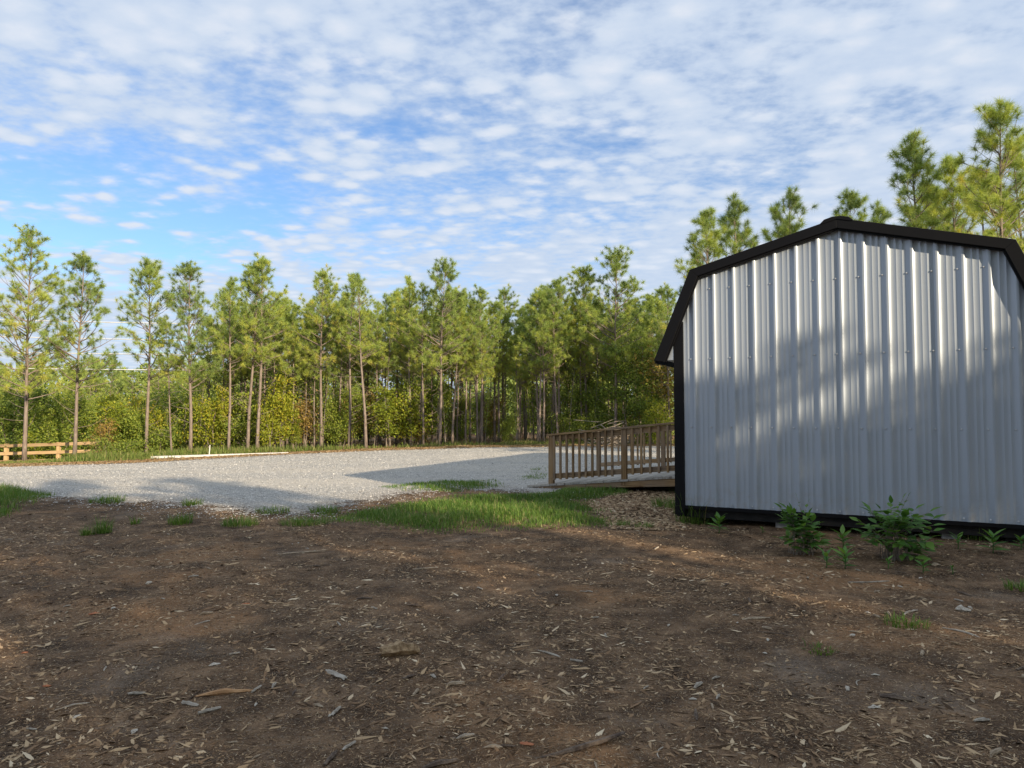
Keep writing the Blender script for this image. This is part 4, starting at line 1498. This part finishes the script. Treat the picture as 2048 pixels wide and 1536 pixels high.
# ------------------------------------------------------------------ single pieces of wood on the soil
def splinter(name, px, py, length, thick, yaw, mat, label, cat, seed, flat=0.6, bend=0.0, taper=0.5, lift=0.0, seg=6):
    """a split piece of wood: ragged, bent and tapering, lying on the ground"""
    rnd = random.Random(seed)
    g = ground_at(px, py)
    V, F = [], []
    sides = 6
    for i in range(seg + 1):
        t = i / seg
        x = (t - 0.5) * length
        y = bend * length * (4 * t * (1 - t)) + rnd.uniform(-0.1, 0.1) * thick
        w = thick * 0.5 * (1 - taper * abs(2 * t - 1) ** 1.6) * rnd.uniform(0.82, 1.15)
        for k in range(sides):
            a = 2 * math.pi * k / sides
            j = rnd.uniform(0.85, 1.2)
            V.append((x + (rnd.uniform(-0.3, 0.3) * thick if i in (0, seg) else 0), y + math.cos(a) * w * j, w * flat * math.sin(a) * j + w * flat * 0.8))
    for i in range(seg):
        for k in range(sides):
            k2 = (k + 1) % sides
            F.append((i * sides + k, (i + 1) * sides + k, (i + 1) * sides + k2, i * sides + k2))
    me = bpy.data.meshes.new(name)
    me.from_pydata(V, [], F + [tuple(range(sides)), tuple(range(seg * sides + sides - 1, seg * sides - 1, -1))])
    me.materials.append(MATS[mat])
    o = obj(name, me)
    o.location = (g.x, g.y, g.z + lift)
    o.rotation_euler = (0, rnd.uniform(-0.04, 0.04), yaw)
    return tag(o, label, cat)


for i, a in enumerate([
        ('wood_chunk', 800, 1308, 0.20, 0.080, 0.42, 'aged_wood', 'thick split chunk of wood lying alone left of centre', 'wood', 0.9, 0.0, 0.25),
        ('stick', 452, 1388, 0.27, 0.030, 0.35, 'orange_wood', 'long pointed orange tan splinter on the left soil', 'wood', 0.7, 0.03, 0.8),
        ('stick', 380, 1410, 0.09, 0.022, -0.4, 'grey_wood', 'short grey stick left of the orange tan splinter', 'stick', 0.8, 0.0, 0.2),
        ('twig', 145, 1414, 0.13, 0.009, 0.6, 'grey_wood', 'curved pale twig near the lower left corner', 'twig', 1.0, 0.10, 0.4),
        ('bark_flake', 188, 1228, 0.065, 0.035, 0.5, 'red_chip', 'larger orange flake on the left soil', 'bark', 0.4, 0.0, 0.5),
        ('bark_flake', 492, 1208, 0.050, 0.022, 0.4, 'red_chip', 'small orange flake right of the larger one', 'bark', 0.4, 0.0, 0.5),
        ('bark_flake', 50, 1306, 0.032, 0.020, 0.2, 'red_chip', 'small orange flake close to the left edge', 'bark', 0.4, 0.0, 0.4),
        ('bark_flake', 93, 1373, 0.030, 0.022, 0.2, 'red_chip', 'small orange flake above the curved pale twig', 'bark', 0.4, 0.0, 0.4),
        ('wood_chip', 428, 1330, 0.045, 0.034, 0.8, 'pale_stone', 'round pale chip above the orange tan splinter', 'wood chip', 0.4, 0.0, 0.6),
        ('wood_chip', 911, 1370, 0.085, 0.026, 0.3, 'dry_wood', 'stubby tan chip below and right of the thick chunk', 'wood chip', 0.8, 0.0, 0.2),
        ('stick', 1098, 1308, 0.16, 0.014, -0.75, 'grey_wood', 'pale slanting stick right of picture centre', 'stick', 0.8, 0.02, 0.5),
        ('wood_chip', 990, 1495, 0.085, 0.026, 0.15, 'dry_wood', 'pale leaf shaped chip at the bottom beside a red flake', 'wood chip', 0.5, 0.05, 0.9),
        ('bark_flake', 1053, 1489, 0.048, 0.022, -0.3, 'red_chip', 'red brown flake at the bottom beside the pale chip', 'bark', 0.4, 0.0, 0.4),
        ('root', 1165, 1492, 0.40, 0.024, 0.5, 'dark_wood', 'long dark root running along the bottom of the picture', 'root', 0.9, -0.06, 0.6),
        ('stick', 880, 1530, 0.13, 0.026, 0.5, 'dark_wood', 'dark stick cut by the bottom edge near the centre', 'stick', 0.8, 0.0, 0.4),
        ('twig', 1322, 1506, 0.09, 0.006, 1.2, 'grey_wood', 'bent white twig right of the long dark root', 'twig', 1.0, 0.14, 0.2),
        ('wood_chip', 1396, 1372, 0.085, 0.024, 0.9, 'grey_wood', 'bleached pointed chip in the right foreground', 'wood chip', 0.8, 0.0, 0.6),
        ('wood_chip', 1510, 1238, 0.19, 0.030, 0.12, 'dry_wood', 'long flat tan chip on the soil before the shrubs', 'wood chip', 0.5, 0.0, 0.6),
        ('twig', 1737, 1164, 0.36, 0.013, 0.2, 'grey_wood', 'curved pale twig lying below the wide shrub', 'twig', 1.0, -0.05, 0.3),
        ('twig', 1922, 1266, 0.22, 0.012, -1.15, 'grey_wood', 'wavy pale twig on bare soil at the right', 'twig', 1.0, 0.10, 0.5),
        ('twig', 1822, 1226, 0.20, 0.016, 0.65, 'grey_wood', 'forked pale twig beside the short grass tuft', 'twig', 1.0, 0.06, 0.5),
        ('stone', 1924, 1222, 0.075, 0.052, -0.5, 'pale_stone', 'pale angular stone above the wavy twig', 'stone', 0.7, 0.0, 0.4),
        ('bark_strip', 672, 1350, 0.17, 0.040, -0.75, 'grey_wood', 'grey splintered bark strip left of the thick chunk', 'bark', 0.35, 0.0, 0.5),
        ('stick', 850, 1138, 0.22, 0.018, 0.28, 'dry_wood', 'straight tan stick on the orange patch in mid ground', 'stick', 0.8, 0.0, 0.2),
        ('stick', 604, 1106, 0.42, 0.020, 0.25, 'dry_wood', 'long thin tan stick left of the straight one', 'stick', 0.8, 0.02, 0.4),
        ('wood_chip', 297, 1168, 0.05, 0.030, 1.3, 'pale_stone', 'upright whitish chip on the left soil', 'wood chip', 0.9, 0.0, 0.5),
        ('stick', 405, 1246, 0.10, 0.012, 0.95, 'grey_wood', 'pale slanted stick on the left soil', 'stick', 0.8, 0.03, 0.4),
        ('twig', 1718, 1366, 0.09, 0.007, 1.0, 'grey_wood', 'thin crooked white twig in the right foreground', 'twig', 1.0, 0.12, 0.3),
        ('wood_chip', 1695, 1378, 0.05, 0.018, 1.2, 'pale_stone', 'short white chip left of the crooked twig', 'wood chip', 0.6, 0.0, 0.3),
        ('stick', 1560, 1270, 0.26, 0.012, -0.5, 'dark_wood', 'dark branching stick on soil left of grass sprigs', 'stick', 0.9, 0.04, 0.5),
        ('wood_chip', 1748, 1416, 0.045, 0.022, 0.1, 'pale_stone', 'small pale chip in the lower right soil', 'wood chip', 0.6, 0.0, 0.4),
        ('bark_strip', 1790, 1398, 0.13, 0.034, -0.5, 'dark_wood', 'dark split bark piece in the lower right soil', 'bark', 0.7, 0.0, 0.4),
        ('wood_chip', 1872, 1132, 0.09, 0.045, 0.6, 'dry_wood', 'pale curled chip right of the wide shrub', 'wood chip', 0.7, 0.1, 0.4)]):
    splinter(*a[:9], 300 + i, *a[9:])

# larger loose chips, one by one
rc = random.Random(55)
CH = [bpy.data.objects[n].data for n in ('wood_chip', 'wood_chip.001', 'wood_chip.002', 'wood_chip.003', 'stick.001', 'stick.003')]
for k in range(150):
    y = 2.5 + 5.2 * rc.random() ** 1.2
    x = rc.uniform(-1, 1) * 0.74 * y
    o = obj('wood_chip', rc.choice(CH))
    o.location = (x, y, gzf(x, y) + 0.003)
    s = rc.uniform(0.45, 0.95)
    o.scale = (s, s * rc.uniform(0.6, 1.0), s)
    o.rotation_euler = (rc.uniform(-0.2, 0.2), rc.uniform(-0.1, 0.1), rc.uniform(0, 6.28))
    tag(o, 'loose wood chip standing out among the finer mulch', 'wood chip', 'larger loose chips in the mulch')

# things that would share a label but stand in a row take their place in that row
same = {}
for o in COL.objects:
    if o.parent is None and o.get('label') and 'front pine' in o['label']:
        same.setdefault(o['label'], []).append(o)
for lab, os_ in same.items():
    if len(os_) > 1:
        os_.sort(key=lambda o: o.location.x / o.location.y)
        for i, o in enumerate(os_):
            o['label'] = lab + ', ' + ORD[i] + ' leftmost'
